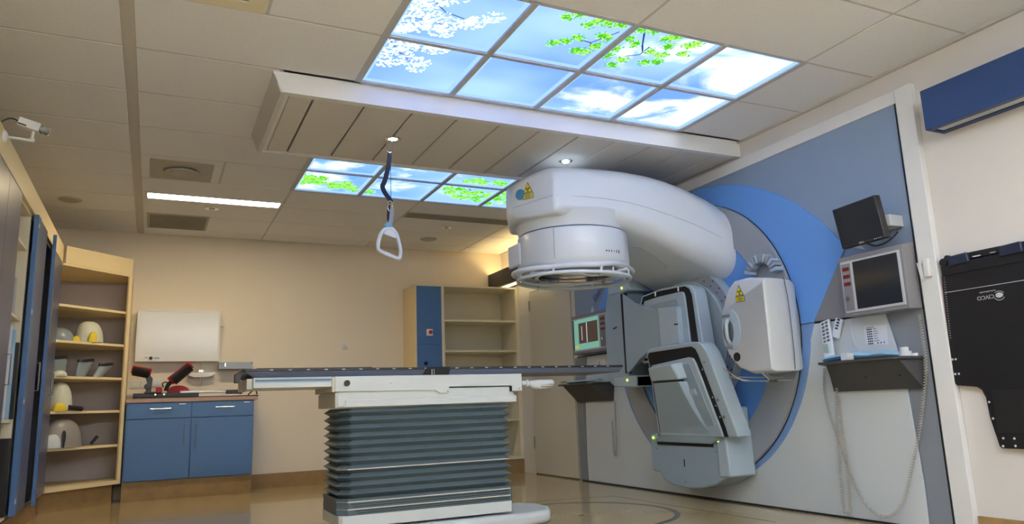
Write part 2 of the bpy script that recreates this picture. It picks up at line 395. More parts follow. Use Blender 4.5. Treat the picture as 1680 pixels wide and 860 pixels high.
def skylight(name, label, y0, skm, prints):
    t = thing(name, label, 'ceiling light', (1.2, y0+.6, 2.72))
    for i in range(4):
        for j in range(2):
            x, y = .6*i, y0+.6*j; e = .02; q = .045
            p = obj('light_panel', B().box(x+q, x+.6-q, y+q, y+.6-q, 2.734, 2.74), skm, t)
            o = [(x+e, y+e), (x+.6-e, y+e), (x+.6-e, y+.6-e), (x+e, y+.6-e)]; n_ = [(x+q, y+q), (x+.6-q, y+q), (x+.6-q, y+.6-q), (x+q, y+.6-q)]
            b = B(); vs = [(*a, 2.727) for a in o]+[(*a, 2.736) for a in n_]
            b.add(vs, [(k, (k+1) % 4, 4+(k+1) % 4, 4+k) for k in range(4)]); obj('panel_rim', b, 'rim', p)
    f = B()
    for i in range(5): f.box(.6*i-(.02 if i in (0, 4) else .017), .6*i+(.02 if i in (0, 4) else .017), y0, y0+1.2, 2.718, 2.745)
    for j in range(3):
        for i in range(4): f.box(.6*i+.017, .6*i+.583, y0+.6*j-.014, y0+.6*j+.014, 2.7185, 2.744)
    obj('panel_frame', f, 'bframe', t)
    prints(t)
M['bframe'] = mat('skylight_frame', (.50, .53, .58), .5)
def clip(b):   # keep prints inside the frame bars
    return b
def front_prints(t):
    b = B(); blobs(b, BLOS, .06, 34, (0, 1, 1), 2.7332)
    twig(b, [(.02, -1.12), (.12, -1.02), (.22, -.93), (.38, -.89)], .004, 2); twig(b, [(.04, -.82), (.2, -.82), (.3, -.78)], .003, 2)
    twig(b, [(.03, -.56), (.1, -.47), (.18, -.38), (.27, -.31)], .004, 2); twig(b, [(.1, -.47), (.2, -.5), (.31, -.53)], .003, 2)
    obj('blossom_print', b, ['bloss', 'bloss2', 'twig'], t)
    b = B(); blobs(b, LEAF, .045, 44, (0, 1, 1, 0), 2.7332); solid(b, LEAF, .027, (0, 0, 1), 2.7338)
    twig(b, [(1.2, -1.16), (1.13, -1.02), (1.08, -.92), (1.0, -.93)], .005, 2); twig(b, [(1.28, -1.15), (1.37, -1.0), (1.42, -.93), (1.55, -.93)], .006, 2)
    twig(b, [(1.42, -1.0), (1.42, -.9), (1.35, -.85)], .005, 2); twig(b, [(1.08, -.92), (1.12, -.85)], .004, 2)
    obj('leaf_print', b, ['leaf', 'leaf2', 'twig'], t)
def back_prints(t):
    b = B(); blobs(b, BLEAF, .075, 45, (0, 1, 1, 3), 2.7332); solid(b, BLEAF, .05, (0, 3, 1), 2.7338)
    twig(b, [(1.95, 2.02), (2.0, 2.15), (2.1, 2.3), (2.2, 2.32)], .01, 2); twig(b, [(2.1, 2.3), (2.2, 2.2)], .007, 2); twig(b, [(1.5, 1.9), (1.6, 2.05), (1.75, 2.12)], .005, 2)
    obj('leaf_print', b, ['leaf3', 'leaf2', 'twig', 'leaf'], t)
skylight('skylight_panel', 'large luminous sky ceiling with white blossom and green twigs in front of the bulkhead', -1.2, 'skyf', front_prints)
skylight('skylight_panel', 'luminous sky ceiling with green treetops behind the bulkhead', 1.2, 'skyb', back_prints)

# --- ceiling fittings
def strip_light(label, x0, x1, y0, y1, m, name='strip_light'):
    t = thing(name, label, 'ceiling light', ((x0+x1)/2, (y0+y1)/2, CZ))
    obj('light_frame', B().box(x0-.02, x1+.02, y0-.015, y0, CZ-.012, CZ).box(x0-.02, x1+.02, y1, y1+.015, CZ-.012, CZ).box(x0-.02, x0, y0, y1, CZ-.012, CZ).box(x1, x1+.02, y0, y1, CZ-.012, CZ), 'white', t)
    obj('light_diffuser', B().box(x0, x1, y0, y1, CZ-.006, CZ-.001), m, t)
    return t
strip_light('long warm fluorescent strip light near the back wall', -1.15, -.03, 2.83, 2.99, 'tube')
for (x, y, s_) in ((-.9, -2.7, 'nearest the sky panels'), (.9, -2.7, 'nearest the blue wall light'), (-.9, -4.5, 'at the rear left'), (.9, -4.5, 'at the rear right')):
    strip_light('unseen neutral fill strip added behind the camera '+s_, x-.55, x+.55, y-.1, y+.1, 'rear')  # unseen strips added to brighten the room from the rear
def vent(label, x0, x1, y0, y1, n, ring=False, mats=('vent', 'slot')):
    t = thing('ceiling_vent', label, 'vent', ((x0+x1)/2, (y0+y1)/2, CZ))
    obj('vent_frame', B().box(x0, x1, y0, y1, CZ-.006, CZ-.001), mats[0], t, bevel=.002)
    if ring:
        c = ((x0+x1)/2, (y0+y1)/2, CZ-.006)
        obj('vent_disc', B().lathe(c, [(.10, 0), (.13, -.012), (.12, -.02), (.085, -.012), (.08, -.02), (.001, -.022)], 32), 'vent', t)
    else:
        for i in range(n):
            y = y0+.03+(y1-y0-.06)*(i+.5)/n; dy = (y1-y0-.06)/n*.32
            obj('vent_slat', B().box(x0+.025, x1-.025, y-dy, y+dy, CZ-.012, CZ-.006), mats[1], t)
vent('square ceiling vent with a round disc, left of the warm strip light', -1.13, -.67, 1.88, 2.37, 0, True)
vent('slatted ceiling grille beside the back wall, beyond the strip light', -1.16, -.60, 3.57, 4.17, 12, mats=('vent', 'slot'))
t = thing('ceiling_vent', 'long dark slot diffuser behind the sky ceiling', 'vent', (1.8, 2.9, CZ))
obj('vent_frame', B().box(1.20, 2.40, 2.80, 3.0, CZ-.005, CZ-.001), 'vent', t)
for y in (2.84, 2.90, 2.96): obj('vent_slot', B().box(1.22, 2.38, y-.018, y+.018, CZ-.008, CZ-.004), 'slot', t)
t = thing('ceiling_light', 'recessed ceiling fitting at the upper left edge of the photo', 'ceiling light', (-.9, -.9, CZ))
obj('light_frame', B().box(-1.18, -.62, -1.18, -1.1, CZ-.012, CZ).box(-1.18, -.62, -.70, -.62, CZ-.012, CZ).box(-1.18, -1.1, -1.1, -.7, CZ-.012, CZ).box(-.7, -.62, -1.1, -.7, CZ-.012, CZ), 'cream', t, bevel=.003)
obj('light_louvre', B().box(-1.1, -.7, -1.1, -.7, CZ-.004, CZ-.001), 'vent', t)
def puck(name, label, cat, x, y, r, m, chrome=False):
    t = thing(name, label, cat, (x, y, CZ))
    if chrome:
        obj('chrome_rim', B().lathe((x, y, CZ), [(r*1.25, 0), (r*1.3, -.006), (r, -.008), (r*.75, -.002)], 24), 'chrome', t)
        obj('lens', B().lathe((x, y, CZ-.004), [(r*.6, 0), (r*.5, -.012), (.001, -.016)], 16), m, t)
    else:
        obj('cap', B().lathe((x, y, CZ), [(r, 0), (r, -.012), (r*.8, -.018), (r*.6, -.02), (.001, -.02)], 24), m, t)
        obj('cap_ring', B().ring((x, y), r*1.02, r*1.15, CZ-.006, CZ, ax='z', n=24), 'grid', t)
puck('speaker_cover', 'round ceiling disc near the left cupboards', 'vent', -1.774, 3.286, .085, 'vent')
puck('speaker_cover', 'round ceiling disc above the shelf unit', 'vent', 1.79, 3.884, .085, 'vent')
puck('recessed_spotlight', 'unlit chrome spotlight beyond the warm strip light', 'spotlight', -.602, 3.24, .05, 'steel', True)
puck('recessed_spotlight', 'unlit chrome spotlight beside the dark slot diffuser', 'spotlight', 1.804, 3.30, .05, 'steel', True)
def downlight(label, x, y):
    t = thing('recessed_downlight', label, 'spotlight', (x, y, 2.604))
    obj('chrome_rim', B().lathe((x, y, 2.606), [(.052, 0), (.054, -.006), (.040, -.010), (.034, -.004)], 28), 'chrome', t)
    obj('lens', B().cyl((x, y, 2.603), (x, y, 2.599), .030), 'spot', t)
    l = bpy.data.lights.new('downlight_beam', 'SPOT'); l.energy = SPOT_W; l.color = (.9, .96, 1); l.spot_size = 1.6; l.spot_blend = .6; l.shadow_soft_size = .03
    o = bpy.data.objects.new('downlight_beam', l); COL.objects.link(o); o.location = (x, y, 2.59)
downlight('lit round downlight above the hanging grab handle', .385, .56)
downlight('lit round downlight above the white machine arm', 1.756, .578)

# --- wall light boxes
def light_box(label, x0, y0, y1, z0, z1, m, glow):
    t = thing('wall_light_box', label, 'wall light', (3.0, (y0+y1)/2, (z0+z1)/2))
    obj('front_panel', B().box(x0, x0+.018, y0, y1, z0, z1), m, t, bevel=.002)
    obj('end_panel', B().box(x0+.018, 3.0, y1-.018, y1, z0, z1-.03), m, t); obj('end_panel', B().box(x0+.018, 3.0, y0, y0+.018, z0, z1-.03), m, t)
    obj('bottom_frame', B().box(x0+.018, x0+.045, y0+.018, y1-.018, z0, z0+.015).box(2.955, 3.0, y0+.018, y1-.018, z0, z0+.015), m, t)
    obj('bottom_lens', B().box(x0+.045, 2.955, y0+.03, y1-.03, z0+.006, z0+.012), glow[0], t)
    obj('top_tube', B().cyl(((x0+3)/2, y0+.08, z1-.07), ((x0+3)/2, y1-.08, z1-.07), .013), glow[1], t)
M['cove_bot'] = emis('cove_bottom_lens', (1, .78, .38), 2.2)
M['navy_bot'] = mat('opal_lens', (.50, .52, .54), .4)
light_box('dark wall light box glowing warm above the doorway', 2.80, 3.05, 4.485, 2.235, 2.435, 'dark', ('cove_bot', 'cove'))
light_box('navy blue wall light box at the upper right', 2.84, -3.0, -1.585, 2.21, 2.445, 'navy', ('navy_bot', 'navy_bot'))

light_box('navy blue wall light box added unseen around the fill lamp behind the camera', 2.84, -5.2, -3.6, 2.21, 2.445, 'navy', ('navy_bot', 'navy_bot'))  # added housing, out of view, for the side uplight
t = thing('wall_light_box', 'long navy wall light box added unseen around the fill lamp on the front wall', 'wall light', (.6, -5.6, 2.3))  # added housing, out of view, for the long uplight
obj('front_panel', B().box(-1.4, 2.6, -5.42, -5.40, 2.18, 2.42), 'navy', t); obj('bottom_panel', B().box(-1.4, 2.6, -5.6, -5.42, 2.18, 2.2), 'navy', t)

# ================================================================== MACHINE FACADE (right wall)
IY, IZ = .67, 1.25
fa = thing('machine_facade', 'blue, grey and white wall panelling around the treatment machine', 'wall panel', (2.98, IY, 0))
def mir(p): return [(2*IY-a, b) for a, b in reversed(p)]
obj('grey_panel', B().prism([(-1.335, 0), (2.625, 0), (2.625, 2.492), (-1.335, 2.492)], 'x', 2.975, 3.0), 'fgrey', fa)
# upper blue disc with its sloping ends
top = arc((.63, .657), 1.82, 144.3, 35.2, 48)  # far to near; y decreasing with angle growing
top = arc((.64, .657), 1.82, 34.9, 145.1, 56)
obj('blue_disc_panel', B().prism([(1.873, 1.249)]+top+[(-.533, 1.249)], 'x', 2.962, 2.975), 'fblue', fa, bevel=.003)
low = arc((IY, 1.30), 1.17, -172, -8, 60)
obj('blue_rim_panel', B().prism([(-.533, 1.239)]+low+[(1.873, 1.239)], 'x', 2.962, 2.970), 'fblue2', fa, bevel=.002)
rc = [(-1.079, 1.239), (-1.105, 1.12), (-1.13, 1.0), (-1.158, .778), (-1.172, .5), (-1.182, .25), (-1.18, .0)]
obj('white_lower_panel', B().prism(rc+mir(rc), 'x', 2.966, 2.975), 'fwhite', fa, bevel=.003)
for sgn in (1, -1):
    p = [(-1.09, 1.239), (-1.115, 1.12), (-1.14, 1.0), (-1.168, .778), (-1.182, .5), (-1.192, .25), (-1.19, .0), (-1.335, 0), (-1.335, 1.239)]
    p2 = [(-.90, 1.688), (-.99, 1.655), (-.935, 1.74)]
    if sgn < 0: p, p2 = mir(p), mir(p2)
    obj('side_panel', B().prism(p, 'x', 2.968, 2.975), 'fgrey2', fa)
    obj('white_triangle', B().prism(p2, 'x', 2.972, 2.979), 'fwhite', fa)
for bx in ((2.971, 2.9765, -1.335, -.53, 1.2395, 1.2485), (2.971, 2.9765, 1.87, 2.625, 1.2395, 1.2485), (2.9655, 2.967, -1.335, -1.327, 0, 2.49)): obj('panel_joint', B().box(*bx), 'mattblack', fa)
def tl(s, org, ang, size, m):
    xd = V((0, -math.cos(ang), math.sin(ang))); yd = V((0, math.sin(ang), math.cos(ang)))
    return text('lettering', s, size, org, xd, yd, m, fa)
M['fink'] = mat('facade_lettering', (.03, .09, .30), .5)
tl('Elekta Synergy', (2.9612, 2.20, 1.765), math.radians(37), .095, 'fink')
obj('floor_joint', B().box(2.955, 2.966, -1.335, 2.62, .0, .012), 'mattblack', fa)

# ================================================================== THE MACHINE
la = thing('linear_accelerator', 'large white radiotherapy machine with curved arm and folding grey detectors', 'medical machine', (2.9, IY, IZ))
obj('drum_ring', B().ring((IY, IZ), .842, 1.088, 2.93, 2.968, n=96), 'ring', la, bevel=.004)
r_ = bpy.data.objects['drum_ring']
obj('ring_edge', B().ring((IY, IZ), 1.088, 1.092, 2.955, 2.967, n=96).ring((IY, IZ), .838, .842, 2.955, 2.967, n=96), 'mattblack', r_)
obj('drum_face', B().ring((IY, IZ), 0.02, .832, 2.945, 2.962, n=72), 'fblue', la)
sc = obj('angle_scale', B().ring((IY, IZ), .475, .57, 2.87, 2.946, n=72), 'det2', la, bevel=.004)
tk = B()
for i in range(36):
    a = 2*PI*i/36
    for rr, w_ in ((.50, .006), (.545, .006)):
        y, z = IY+rr*math.cos(a), IZ+rr*math.sin(a)
        tk.box(2.8665, 2.87, y-w_, y+w_, z-w_, z+w_)
obj('scale_marks', tk, 'ink', sc)
obj('scale_band', B().ring((IY, IZ), .485, .558, 2.868, 2.87, n=72), 'ring', sc)
obj('drum_hub', B().lathe((2.88, IY, IZ), [(.470, .06), (.470, -.02), (.46, -.03), (.001, -.034)], 64, 'x'), 'drum', la)
# arm
def rrect(yc, wd, zb, zt, rt_, rb, x, n=7, tilt=0):
    pts = []
    rt_ = min(rt_, wd*.95, (zt-zb)*.5); rb = min(rb, wd*.95, (zt-zb)*.48)
    for (sx_, sz, r, a0) in ((1, 1, rt_, 0), (-1, 1, rt_, 90), (-1, -1, rb, 180), (1, -1, rb, 270)):
        cy_ = yc+sx_*(wd-r); cz = (zt-rt_) if sz > 0 else (zb+rb)
        for i in range(n+1):
            a = math.radians(a0+90*i/n); pts.append((x, cy_+r*math.cos(a), cz+r*math.sin(a)))
    return pts
ST = [(1.300, 2.31, 2.17, .03, .02, .02), (1.305, 2.34, 2.15, .05, .03, .02), (1.325, 2.385, 2.125, .087, .04, .03), (1.379, 2.42, 2.11, .187, .05, .035), (1.43, 2.438, 2.104, .282, .06, .04), (1.472, 2.448, 2.10, .360, .07, .05), (1.488, 2.451, 2.098, .378, .08, .06), (1.52, 2.455, 2.096, .386, .08, .07),
      (1.70, 2.468, 2.088, .405, .09, .09), (1.9, 2.475, 2.075, .42, .10, .10), (2.08, 2.472, 2.03, .445, .12, .11), (2.26, 2.462, 1.97, .46, .14, .12), (2.42, 2.44, 1.905, .48, .16, .13),
      (2.6, 2.405, 1.825, .50, .20, .14), (2.78, 2.35, 1.755, .53, .25, .15), (2.90, 2.30, 1.70, .548, .28, .16), (2.955, 2.27, 1.675, .55, .30, .17)]
arm = obj('gantry_arm', B().loft([rrect(IY, s[3], s[2], s[1], s[4], s[5], s[0]) for s in ST]), 'machine', la, smooth=38)
def nearY(x):
    for a, b_ in zip(ST[:-1], ST[1:]):
        if a[0] <= x <= b_[0]:
            t = (x-a[0])/(b_[0]-a[0]); return IY-(a[3]+(b_[3]-a[3])*t)
    return IY-.55
SE = [(1.31, 2.20), (1.379, 2.215), (1.472, 2.228), (1.50, 2.228), (1.70, 2.230), (1.89, 2.227), (2.08, 2.205), (2.24, 2.173), (2.42, 2.125), (2.61, 2.067), (2.8, 1.985), (2.95, 1.90)]
obj('cover_seam', B().tube([(x, nearY(x)+.0005, z) for x, z in SE], .0022, 6), 'lseam', arm)
obj('base_seam', B().tube([V(p)+V((.001, 0, 0)) for p in rrect(IY, .556, 1.669, 2.276, .30, .17, 2.95)], .006, 6, closed=True), 'mattblack', arm)
# inspection hatch outline under the arm
hp_ = [(2.30, .55, 1.952), (2.34, .50, 1.936), (2.47, .50, 1.880), (2.62, .55, 1.815), (2.64, .62, 1.806)]
obj('hatch_outline', B().tube(hp_, .0025, 6), 'lseam', arm)
# end face decals: warning sign and blue disc.  End face between (1.50,.287) and (1.37,.38)
def warning_sign(parent, org, xd, yd, h):
    xd, yd = V(xd).normalized(), V(yd).normalized(); zd = xd.cross(yd); O = V(org); b = B()
    def P(u, v, d): return O+xd*u*h+yd*v*h+zd*d
    def plate(poly, d0, d1): b.quadprism([P(u, v, d0) for u, v in poly], [P(u, v, d1) for u, v in poly])
    b.k = 1; plate([(-.33, .36), (.33, .36), (0, 1.0)], 0, .0012); plate([(-.36, 0), (.36, 0), (.36, .33), (-.36, .33)], 0, .0012)
    b.k = 0; plate([(-.28, .39), (.28, .39), (0, .93)], .0012, .002); plate([(-.33, .03), (.33, .03), (.33, .30), (-.33, .30)], .0012, .002)
    b.k = 1
    for k in range(3):
        a = math.radians(90+120*k+180)
        poly = [(0+.035*math.cos(a-.5), .56+.035*math.sin(a-.5))]+[(.14*math.cos(a+t), .56+.14*math.sin(a+t)) for t in (-.5, -.25, 0, .25, .5)]+[(.035*math.cos(a+.5), .56+.035*math.sin(a+.5))]
        plate(poly, .002, .0026)
    plate([(.025*math.cos(t), .56+.025*math.sin(t)) for t in [PI*i/4 for i in range(8)]], .002, .0026)
    for v, a, c in ((.22, -.20, .20), (.14, -.26, .26), (.07, -.17, .17)): plate([(a, v), (c, v), (c, v+.035), (a, v+.035)], .002, .0026)
    return obj('warning_sign', b, ['yellow', 'ink'], parent)
warning_sign(arm, (1.373, .487, 2.245), (.47, -.885, 0), (0, 0, 1), .125)
bd = V((-.885, -.47, 0)).normalized()
obj('blue_button', B().cyl((1.350, .555, 2.290), V((1.350, .555, 2.290))+bd*.014, .040, n=28), 'bluebtn', arm)
# treatment head
HX, HY = 1.83, .67
obj('head_neck', B().lathe((HX, HY, 0), [(.445, 2.15), (.437, 2.12), (.425, 2.09), (.416, 2.06), (.411, 2.04), (.408, 2.03)], 64), 'machine', la)
obj('head_joint', B().lathe((HX, HY, 0), [(.398, 2.04), (.398, 2.02)], 64), 'seam', la)
hs = []
for z, r in ((2.022, .408), (2.015, .418), (1.80, .425), (1.775, .415), (1.755, .40)):
    q = []
    for i in range(72):
        a = 2*PI*i/72; rr = r
        # squarer toward the machine side, with flats
        e = math.cos(a-math.radians(-38)); bump_ = max(0, (e-.86)/.14)
        q.append((HX+rr*math.cos(a), HY+rr*math.sin(a), z))
    hs.append(q)
hd = obj('treatment_head', B().loft(hs), 'machine', la, smooth=50)
cb = B().prism([(1.90, .258), (2.03, .290), (2.10, .345), (2.165, .44), (2.245, .60), (2.25, .90), (1.9, .95)], 'z', 1.772, 2.005)
obj('accessory_housing', cb, 'machine', hd, bevel=.018, seg=4)
obj('side_plate', B().box(1.398, 1.43, .72, .92, 1.80, 1.97), 'machine', hd, bevel=.01)
obj('cover_seam', B().tube([(HX+.4265*math.cos(math.radians(222)), HY+.4265*math.sin(math.radians(222)), z) for z in (2.01, 1.9, 1.79)], .0025, 6), 'lseam', hd)
mk = B()
for i in range(11):
    if i == 6: continue
    a = V((1.86, .246, 1.838)); b_ = V((2.01, .285, 1.842)); c_ = V((2.22, .55, 1.86))
    p = a+(b_-a)*(i/6) if i < 6 else b_+(c_-b_)*((i-5)/6)*.6
    h = (.004+.0016*min(i, 5)) if i < 6 else .010-.001*(i-6)
    mk.box(p.x-.0035, p.x+.0035, p.y-.006, p.y+.006, p.z-h, p.z+h)
M['redmark'] = mat('red_marking', (.22, .01, .03), .5)
obj('scale_marking', mk, 'redmark', hd)
obj('head_base', B().lathe((HX, HY, 0), [(.40, 1.76), (.405, 1.742), (.36, 1.738), (.33, 1.745)], 64).lathe((HX, HY, 0), [(.10, 1.748), (.10, 1.74), (.001, 1.74)], 32), 'machine', hd)
obj('head_recess', B().lathe((HX, HY, 0), [(.355, 1.752), (.35, 1.744), (.001, 1.744)], 48), 'mirror', hd)
obj('accessory_ring', B().ring((HX, HY), .27, .30, 1.715, 1.735, ax='z', n=56).ring((HX, HY), .31, .33, 1.722, 1.742, ax='z', n=56), 'chrome', hd)
for a in (20, 110, 200, 290):
    x, y = HX+.37*math.cos(math.radians(a)), HY+.37*math.sin(math.radians(a))
    obj('guard_pin', B().cyl((x, y, 1.70), (x, y, 1.745), .012, n=12).cyl((x, y, 1.685), (x, y, 1.70), .008, n=12), 'alu', hd)
# touch guard: white tube frame
gu = B(); ol = []; ol2 = []
for i in range(96):
    a = 2*PI*i/96; c_, s_ = math.cos(a), math.sin(a); rr = .425+.055*max(0, (abs(c_)-.80)/.20)
    ol.append((HX+rr*c_, HY+rr*.93*s_, 1.735+.030*max(0, min(1, (c_+.15)/.5))*(1-max(0, (c_-.6)/.4)*.5))); r2_ = .415+.02*abs(c_)
    ol2.append((HX+r2_*c_, HY+r2_*.93*s_, 1.690))
gu.tube(ol, .019, 10, closed=True); gu.tube(ol2, .014, 8, closed=True)
for a in (0, 42, 90, 138, 180, 222, 270, 318):
    i = int(a/360*96); gu.tube([ol[i], ol2[i]], .009, 6)
for sgn in (-1, 1):
    gu.tube(smooth_path([(HX-.42, HY+sgn*.10, 1.705), (HX-.30, HY+sgn*.22, 1.70), (HX-.12, HY+sgn*.27, 1.695), (HX+.03, HY+sgn*.20, 1.70), (HX+.16, HY+sgn*.25, 1.71), (HX+.26, HY+sgn*.34, 1.735)], 6), .014, 8)
    gu.tube(smooth_path([(HX+.08, HY+sgn*.23, 1.705), (HX+.25, HY+sgn*.18, 1.71), (HX+.43, HY+sgn*.12, 1.72)], 6), .013, 8)
    gu.tube(smooth_path([(HX-.36, HY+sgn*.17, 1.70), (HX-.33, HY+sgn*.24, 1.735), (HX-.33, HY+sgn*.26, 1.745)], 4), .011, 8)
obj('touch_guard', gu, 'machine', la, smooth=60)

obj('rear_bracket', B().box(2.84, 2.93, .13, .36, .50, .705), 'det2', la, bevel=.015, seg=3)
# kV source box
out = [(-.50, 1.545), (-.33, 1.575), (-.21, 1.572), (-.145, 1.525), (-.065, 1.385), (-.04, 1.27), (-.05, 1.14), (-.11, 1.04), (-.19, .965), (-.30, .925), (-.50, .93)]
def kbox(x, sc_, sh=0):
    cyy, czz = -.30, 1.245
    return [(x, cyy+(a-cyy)*sc_+sh, czz+(b_-czz)*sc_) for a, b_ in out]
ks = obj('xray_source', B().loft([kbox(2.588, .93), kbox(2.592, .96), kbox(2.605, .985), kbox(2.63, 1.0), kbox(2.75, 1.0, .01), kbox(2.86, .99, .03), kbox(2.93, .95, .06), kbox(2.95, .90, .07)]), 'machine2', la, bevel=.022, seg=4, smooth=30)
sm = B()
sm.tube([(2.775, -.4935+.0, 1.555), (2.795, -.4925, 1.40), (2.80, -.491, 1.25), (2.80, -.4915, 1.05), (2.79, -.4935, .94)], .003, 6)
obj('cover_seam', sm, 'seam', ks)
warning_sign(ks, (2.5865, -.268, 1.415), (0, -1, 0), (0, .05, 1), .118)
# handle recess
hr = B().lathe((2.590, -.155, 1.235), [(.001, -.004), (.13, -.006), (.145, -.002), (.15, .004)], 40, 'x', sx=.62, sy_=1.0)
obj('handle_recess', hr, 'det2', ks)
obj('handle_well', B().lathe((2.583, -.125, 1.225), [(.001, -.003), (.085, -.003), (.09, .004)], 32, 'x', sx=.55, sy_=1.0), 'seam', ks)
obj('grab_handle', B().tube(smooth_path([(2.58, -.135, 1.145), (2.56, -.138, 1.17), (2.553, -.14, 1.225), (2.56, -.138, 1.28), (2.58, -.135, 1.305)], 6), .014, 10), 'det2', ks)
obj('label_plate', B().box(2.582, 2.59, -.15, -.075, 1.325, 1.345).box(2.582, 2.59, -.15, -.09, 1.105, 1.125), 'console', ks)
obj('black_knob', B().cyl((2.592, -.185, 1.045), (2.58, -.185, 1.045), .030, n=24), 'mattblack', ks)
# oval dimple on the near side
dm = B(); dm.lathe((2.70, -.4925, 1.22), [(.001, -.002), (.11, -.0025), (.125, .003)], 40, 'y', sx=1.1, sy_=.28)
obj('side_dimple', dm, 'machine2', ks)
rl = B()
rl.tube(smooth_path([(2.30, -.36, .965), (2.36, -.44, .885), (2.42, -.47, .872), (2.60, -.48, .870), (2.80, -.46, .870)], 5), .004, 6)
rl.tube([(2.40, -.30, .905), (2.60, -.30, .90), (2.85, -.32, .895)], .004, 6); rl.tube([(2.40, -.30, .905), (2.42, -.47, .872)], .004, 6)
rl.tube([(2.58, -.48, .868), (2.58, -.40, .93)], .006, 8); rl.tube([(2.61, -.48, .868), (2.61, -.40, .93)], .006, 8)
rl.box(2.56, 2.63, -.49, -.46, .862, .876)
obj('touch_rail', rl, 'steel', ks)
# cable chain on the ring above the source
for i in range(11):
    a = math.radians(20+i*15); cc = (-.20, 1.62); rr = .125
    y, z = cc[0]+rr*math.cos(a)*1.05, cc[1]+rr*math.sin(a)
    d = V((0, math.cos(a), math.sin(a))); tt = V((0, -math.sin(a), math.cos(a))); O = V((2.885, y, z)); b = B()
    h = [O+d*p+tt*q for p, q in ((-.03, -.011), (.03, -.014), (.03, .014), (-.03, .011))]
    b.quadprism([p+V((-.035, 0, 0)) for p in h], [p+V((.035, 0, 0)) for p in h]); obj('chain_link', b, 'det2' if i % 2 == 0 else 'ring', la, bevel=.003, seg=1)

# detector arms; outlines are (y, z), depth from a (possibly leaning) front plane X = f(z)
def plate(poly, f, d0, d1, bb=None):
    bb = bb or B(); return bb.quadprism([(f(z)+d0, y, z) for y, z in poly], [(f(z)+d1, y, z) for y, z in poly])
def leds(parent, P, x):
    for y, z in P: obj('status_light', B().cyl((x-.004, y, z), (x+.004, y, z), .0115, n=16), 'green', parent)
F0 = lambda z: 2.70
def yz(L): return [(.61-a, .44-b_) for a, b_ in L]
body = yz([(-.435, -.070), (-.34, -.075), (-.34, -.01), (.335, -.01), (.37, -.10), (.485, -.105), (.495, .22), (.44, .235), (.33, .285), (.18, .32), (.02, .335), (-.19, .325), (-.30, .285), (-.34, .235), (-.44, .23)])
d = obj('lower_detector_base', plate(body, F0, 0, .22), 'det', la, bevel=.012, seg=3)
obj('side_pod', plate(yz([(.385, -.108), (.49, -.108), (.50, .22), (.385, .228)]), F0, -.012, .235), 'det2', d, bevel=.014, seg=3)
obj('dark_slot', plate(yz([(-.34, -.012), (.335, -.012), (.335, .018), (-.34, .018)]), F0, -.006, .02), 'mattblack', d)
leds(d, yz([(-.385, -.035), (.405, -.03)]), 2.69)
obj('vent_mark', plate(yz([(-.02, .12), (-.010, .12), (-.010, .175), (-.02, .175)]), F0, -.002, .002), 'mattblack', d)
for y, z in yz([(-.36, .05), (.36, .05), (-.02, .29)]): obj('screw', B().cyl((2.697, y, z), (2.702, y, z), .004, n=8), 'seam', d)
FM = lambda z: 2.69-.25*(z-.44)
fr = [(.90, .50), (.775, 1.05), (.766, 1.135), (.74, 1.165), (.70, 1.177), (.19, 1.183), (.128, 1.177), (.085, 1.155), (.055, 1.10), (.04, 1.03), (-.02, .553), (-.02, .50)]
f = obj('lower_panel_frame', plate(fr, FM, 0, .13), 'det2', la, bevel=.010, seg=3)
obj('frame_recess', plate([(.87, .50), (.755, 1.05), (.75, 1.12), (.72, 1.145), (.20, 1.150), (.165, 1.13), (.150, 1.09), (.076, .56), (.076, .50)], FM, -.004, .004), 'mattblack', f)
obj('detector_panel', plate([(.84, .50), (.735, .99), (.728, 1.03), (.70, 1.045), (.24, 1.075), (.20, 1.065), (.185, 1.03), (.115, .56), (.11, .50)], FM, -.022, -.004), 'det2', f, bevel=.004)
obj('panel_window', plate([(.42, 1.02), (.25, 1.03), (.235, .98), (.16, .58), (.24, .58), (.31, .72), (.36, .86)], FM, -.026, -.02), 'det', f, bevel=.002)
obj('panel_slat', plate([(.335, .84), (.26, .845), (.255, .80), (.325, .80)], FM, -.032, -.024), 'det2', f)
for y, z in ((.105, 1.03), (.075, .76), (.06, .64)): obj('bolt', B().cyl((FM(z)-.008, y, z), (FM(z)+.002, y, z), .011, n=14), 'steel', f)
for y, z in ((.145, .98), (.12, .78), (.11, .72), (.10, .64)): obj('bolt_hole', B().cyl((FM(z)-.006, y, z), (FM(z)-.002, y, z), .006, n=10), 'bezel', f)
FA = lambda z: 2.68-.40*(z-.44)
ar = [(.955, .445), (.93, .47), (.858, .50), (.80, .58), (.762, .66), (.719, .78), (.670, .905), (.358, .905), (.348, .819), (.327, .707), (.30, .63), (.255, .55), (.203, .477), (.27, .445)]
obj('lower_support_arm', B().quadprism([(FA(z), y, z) for y, z in ar], [(FM(z)-.0, y-.045*(z > .45), z) for y, z in ar]), 'det', la, bevel=.006, seg=3)
obj('lower_arm_collar', plate([(.672, .90), (.355, .90), (.358, .918), (.675, .918)], FA, .005, .07), 'mattblack', la)
e = [(.681, .918), (.338, .916), (.354, 1.035), (.657, 1.022)]
obj('lower_arm_block', B().quadprism([(FA(z)-.01, y, z) for y, z in e], [(FM(z)-.01, y-.03, z+.012) for y, z in e]), 'det2', la, bevel=.012, seg=3)
